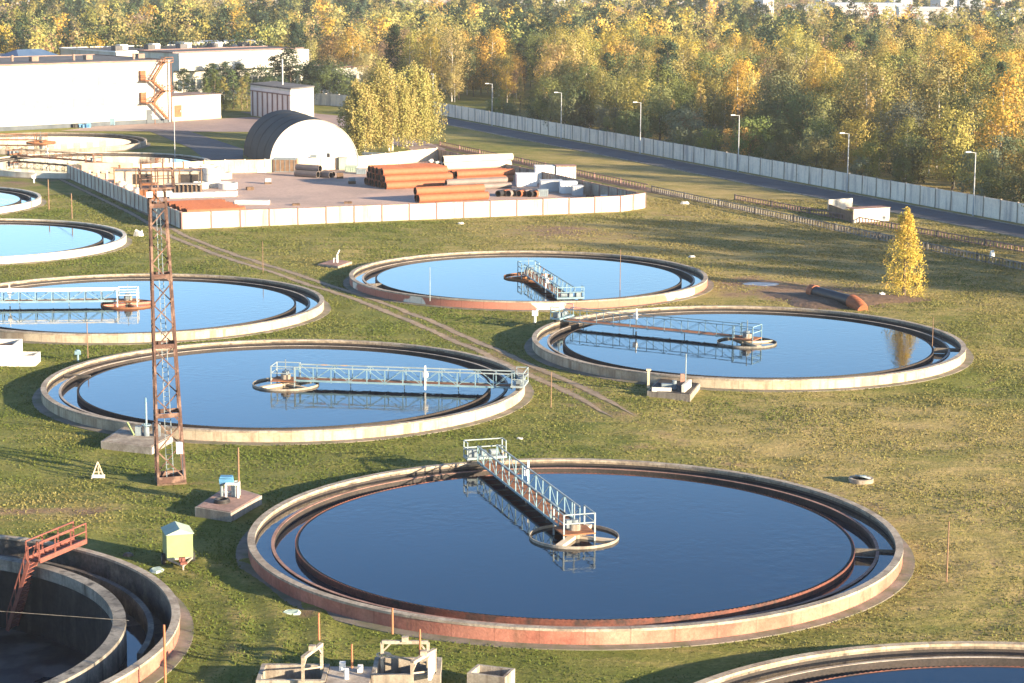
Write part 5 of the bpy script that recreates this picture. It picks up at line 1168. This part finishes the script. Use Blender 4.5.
for (x, by, H, wd_, tint, low, lb, sd_) in [(360, 154, 14.0, 3.6, (.36, .30, .10), .55, 'leftmost of three weeping birches right of the hangar, slim and open', 21),
                                        (386, 151.5, 17.0, 4.9, (.36, .30, .10), .9, 'tallest middle weeping birch with pale trunks showing', 22),
                                        (412, 146.5, 16.6, 5.2, (.36, .31, .10), .97, 'broad rightmost weeping birch with foliage down to the ground', 23)]:
    p = G(x, by); fine_tree('weeping_birch', lb, p.x, p.y, H, tint, gen_weep(wd_, low), M['birchbark'], .33, np.random.default_rng(sd_), stems=2)
# pine and shrub clump between factory and hangar
k = 0
pin = [(194, 112, .45, 'round', 'dark', 'dark bush tight between factory and raised gallery'),
       (184, 104, .62, 'pine', 'dark', 'dark pine between factory end and gallery pillar'),
       (206, 112, .62, 'cone', 'green', 'leftmost young conifer of the clump right of the low shed'), (215, 110, .75, 'cone', 'green', 'second young conifer of the clump, taller'), (224, 111, .62, 'cone', 'olive', 'third young conifer of the clump, olive'),
       (233, 109, .72, 'cone', 'green', 'fourth young conifer of the clump behind the lawn'), (242, 110, .60, 'cone', 'olive', 'fifth young conifer, just left of the box building'), (247, 108, .66, 'cone', 'green', 'sixth young conifer touching the box building corner'),
       (212, 103, .70, 'pine', 'dark', 'dark pine behind the young conifers, left one'), (226, 102, .72, 'pine', 'dark', 'dark pine behind the young conifers, middle one'), (240, 102, .68, 'pine', 'dark', 'dark pine behind the young conifers, right one'),
       (262, 103, .78, 'round', 'dark', 'dark tree rising behind the box building roof, left'), (276, 102, .82, 'pine', 'dark', 'dark pine right above the box building roof'), (290, 103, .98, 'pine', 'dark', 'tallest dark pine beside the pole behind the box building'),
       (300, 101, .76, 'round', 'dark', 'broad dark tree right of the tallest pine'), (312, 103, .70, 'pine', 'dark', 'dark pine left of the three bay block'), (322, 102, .92, 'round', 'dark', 'dark round tree before the three bay block'), (333, 103, .82, 'round', 'green', 'mid green round tree near the short far wall'), (343, 103, .66, 'round', 'dark', 'dark tree at the left of the weeping birches'),
       (270, 106, .6, 'round', 'dark', 'low dark tree hugging the back of the box building'), (306, 106, .55, 'round', 'dark', 'low dark tree above the short far wall')]
for (x, by, sc, kd, tn, lb) in pin: p = G(x, by); t = put_tree(kd, tn, p.x, p.y, sc, lb, None); t.scale = (sc*1.75, sc*1.75, sc*1.05)
p = G(14, 86); put_tree('round', 'olive', p.x, p.y, .8, 'olive tree in front of the low office at the left edge', None)

# ------------------------------------------------------------------ city on the horizon
def flat(px, py, w, d_, h, mat, rz, label, rows=6):
    p = G(px, py); t = thing('apartment_block', label, 'building', p, rz); MB().box((0, d_/2, h/2), (w, d_, h)).build('wall', mat, t); MB().box((0, d_/2, h+.5), (w+1, d_+1, 1.0)).build('roof', M['roof_dark' if mat is M['citybrick'] else 'citygrey'], t)
    for r in range(rows):
        z = h*(r+.6)/rows; MB().box((0, -.05, z), (w*.92, .3, h/rows*.4)).build('window_band', M['cityglass'], t)
city = [(6, 24, 26, 14, 14, 'citywhite', .1, 'low white block at the far left in the distant town'), (40, 20, 60, 20, 17, 'citygrey', .05, 'long grey block in the distant town above the factory'), (215, 19, 30, 16, 19, 'citywhite', .2, 'white block far away above the gallery roof'),
        (262, 17, 44, 16, 16, 'citywhite', -.1, 'broad white block far above the hangar'), (430, 18, 40, 14, 20, 'citybrick', .1, 'pinkish block on the horizon above the weeping birches'), (508, 16, 50, 14, 17, 'citygrey', 0, 'long grey block on the horizon in the middle'),
        (533, 18, 22, 14, 22, 'citywhite', .15, 'white block left of the distant tower'), (556, 18, 14, 12, 30, 'citywhite', 0, 'slim white tower on the horizon in the middle'), (600, 14, 90, 20, 15, 'citygrey', -.05, 'wide grey hall on the horizon right of the tower'),
        (660, 13, 110, 20, 14, 'citygrey', 0, 'longest grey hall on the horizon'), (716, 26, 14, 10, 15, 'citybrick', .1, 'narrow pink block in front of the right hand town'), (768, 30, 12, 12, 24, 'citywhite', .3, 'slim white block poking up between the trees at right'),
        (812, 26, 60, 16, 15, 'citywhite', -.2, 'broad white block left in the right hand town'), (868, 30, 70, 16, 18, 'citywhite', .05, 'broad white block in the middle of the right hand town'), (905, 22, 30, 14, 26, 'citygrey', .2, 'tall grey block in the right hand town'),
        (925, 34, 52, 14, 17, 'citywhite', -.05, 'nearest white block in the right hand town'), (948, 24, 20, 14, 30, 'citywhite', .25, 'tall white block second from the right edge'), (975, 20, 40, 14, 22, 'citygrey', 0, 'grey block before the right edge of the town'),
        (1003, 28, 16, 14, 26, 'citybrick', .1, 'tall pinkish block near the right edge'), (1018, 34, 36, 14, 16, 'citywhite', 0, 'white block cut by the right edge of the photo'), (835, 18, 40, 14, 24, 'citywhite', .1, 'tall white block behind the right hand town')]
for c_ in city: flat(c_[0], c_[1], c_[2]*(.5 if c_[0] > 730 else .8), c_[3], c_[4]*(.72 if c_[0] > 730 else .8), M[c_[5]], c_[6], c_[7])
print('trees', len(indiv), len(rest), 'objects', len(bpy.data.objects))

# ------------------------------------------------------------------ turf tufts
rg = np.random.default_rng(5); nT = 620000
ty = 78+(330-78)*rg.random(nT)**.75; tx = rg.uniform(-1, 1, nT)*(ty*.25+4)
m_ = np.full(nT, 1e9)
for k_, (a, b) in TK.items(): m_ = np.minimum(m_, np.hypot(tx-a, ty-b))
tk_d = np.minimum(dist_poly(tx, ty, [(p.x, p.y) for p in trk]), 99)
ix = np.clip(np.searchsorted(gx, tx), 1, nx-1); iy = np.clip(np.searchsorted(gy, ty), 1, ny-1)
dr = dry[iy, ix]; di = dirt[iy, ix]; gz = GZ[iy-1, ix-1]
clump = smooth_noise(tx, ty, .8, 21)*.5+smooth_noise(tx, ty, 2.6, 22)*.5
yp_ = [(-30.0, 289.0-1)] and [G(*p) for p in [(181, 231), (66, 178), (120, 172), (205, 168), (265, 168), (358, 164), (438, 156), (650, 206), (622, 213)]]; inyard = np.zeros(nT, bool)
for p, q in zip(yp_, yp_[1:]+yp_[:1]):
    cr2 = ((p.y > ty) != (q.y > ty)) & (tx < (q.x-p.x)*(ty-p.y)/(q.y-p.y+1e-9)+p.x); inyard ^= cr2
ok = (m_ > 20.7) & ~inyard & (-((tx-WA.x)*wn.x+(ty-WA.y)*wn.y) < -10) & (np.abs(tk_d-.85) > .5) & (rg.random(nT) > di*1.1) & (clump+rg.normal(size=nT)*.5 > -.35)
for pts in ([(195, 515.5), (231, 521.5), (262, 503.5), (228, 493)], [(101, 448), (152, 454), (173, 442), (126, 431)], [(647, 397), (690, 401), (700, 389), (660, 384)]):
    q = [G(*p) for p in pts]; c = sum(q, Vector())/4; ok &= ~((np.abs(tx-c.x) < 2.2) & (np.abs(ty-c.y) < 3.2))
tx, ty, gz, dr, cl_ = tx[ok], ty[ok], gz[ok], dr[ok], clump[ok]; n = len(tx)
a = rg.uniform(0, math.pi, n); w = rg.uniform(.05, .12, n)*(.35+ty/190); h = rg.uniform(.04, .105, n)*(1+.3*cl_)
lx, ly = rg.normal(size=n)*.06, rg.normal(size=n)*.06; ca, sa = np.cos(a)*w/2, np.sin(a)*w/2
V = np.stack([np.stack([tx-ca, ty-sa, gz-.03], 1), np.stack([tx+ca, ty+sa, gz-.03], 1), np.stack([tx+ca*.7+lx, ty+sa*.7+ly, gz+h], 1), np.stack([tx-ca*.7+lx, ty-sa*.7+ly, gz+h*.8], 1)], 1).reshape(-1, 3)
f = np.clip(dr+smooth_noise(tx, ty, 5, 31)*.22+smooth_noise(tx, ty, 1.6, 32)*.15+rg.normal(size=n)*.12, 0, 1)[:, None]
tint = np.array([.095, .122, .024])*(1-f)+np.array([.23, .19, .068])*f; tint = np.concatenate([tint*rg.uniform(.75, 1.25, (n, 1)), np.ones((n, 1))], 1)
me = quad_mesh('grass_tufts', V, np.repeat(rg.uniform(.3, .7, n), 4), M['leaf_far'], np.repeat(tint, 4, 0))
o = bpy.data.objects.new('grass_tufts', me); COL.objects.link(o); tag(o, 'short uneven tufts of green and dry grass between the tanks', 'grass', kind='stuff')

# ------------------------------------------------------------------ haze
def haze(dens, col=(.86, .86, .88)):
    o = MB().box((0, 850, 22), (1700, 2000, 56)).build('haze', []) if False else None
    mb = MB().box((0, 850, 20), (1700, 2000, 54)); m = bpy.data.materials.new('haze_air'); m.use_nodes = True; n = m.node_tree; n.nodes.remove(n.nodes['Principled BSDF'])
    v = n.nodes.new('ShaderNodeVolumePrincipled'); v.inputs['Color'].default_value = (*col, 1); v.inputs['Density'].default_value = dens; v.inputs['Anisotropy'].default_value = .1
    n.links.new(v.outputs[0], n.nodes['Material Output'].inputs['Volume']); o = mb.build('haze', m); tag(o, 'thin pale air between the tanks and the distant wood', 'haze', kind='stuff')
haze(.00009)
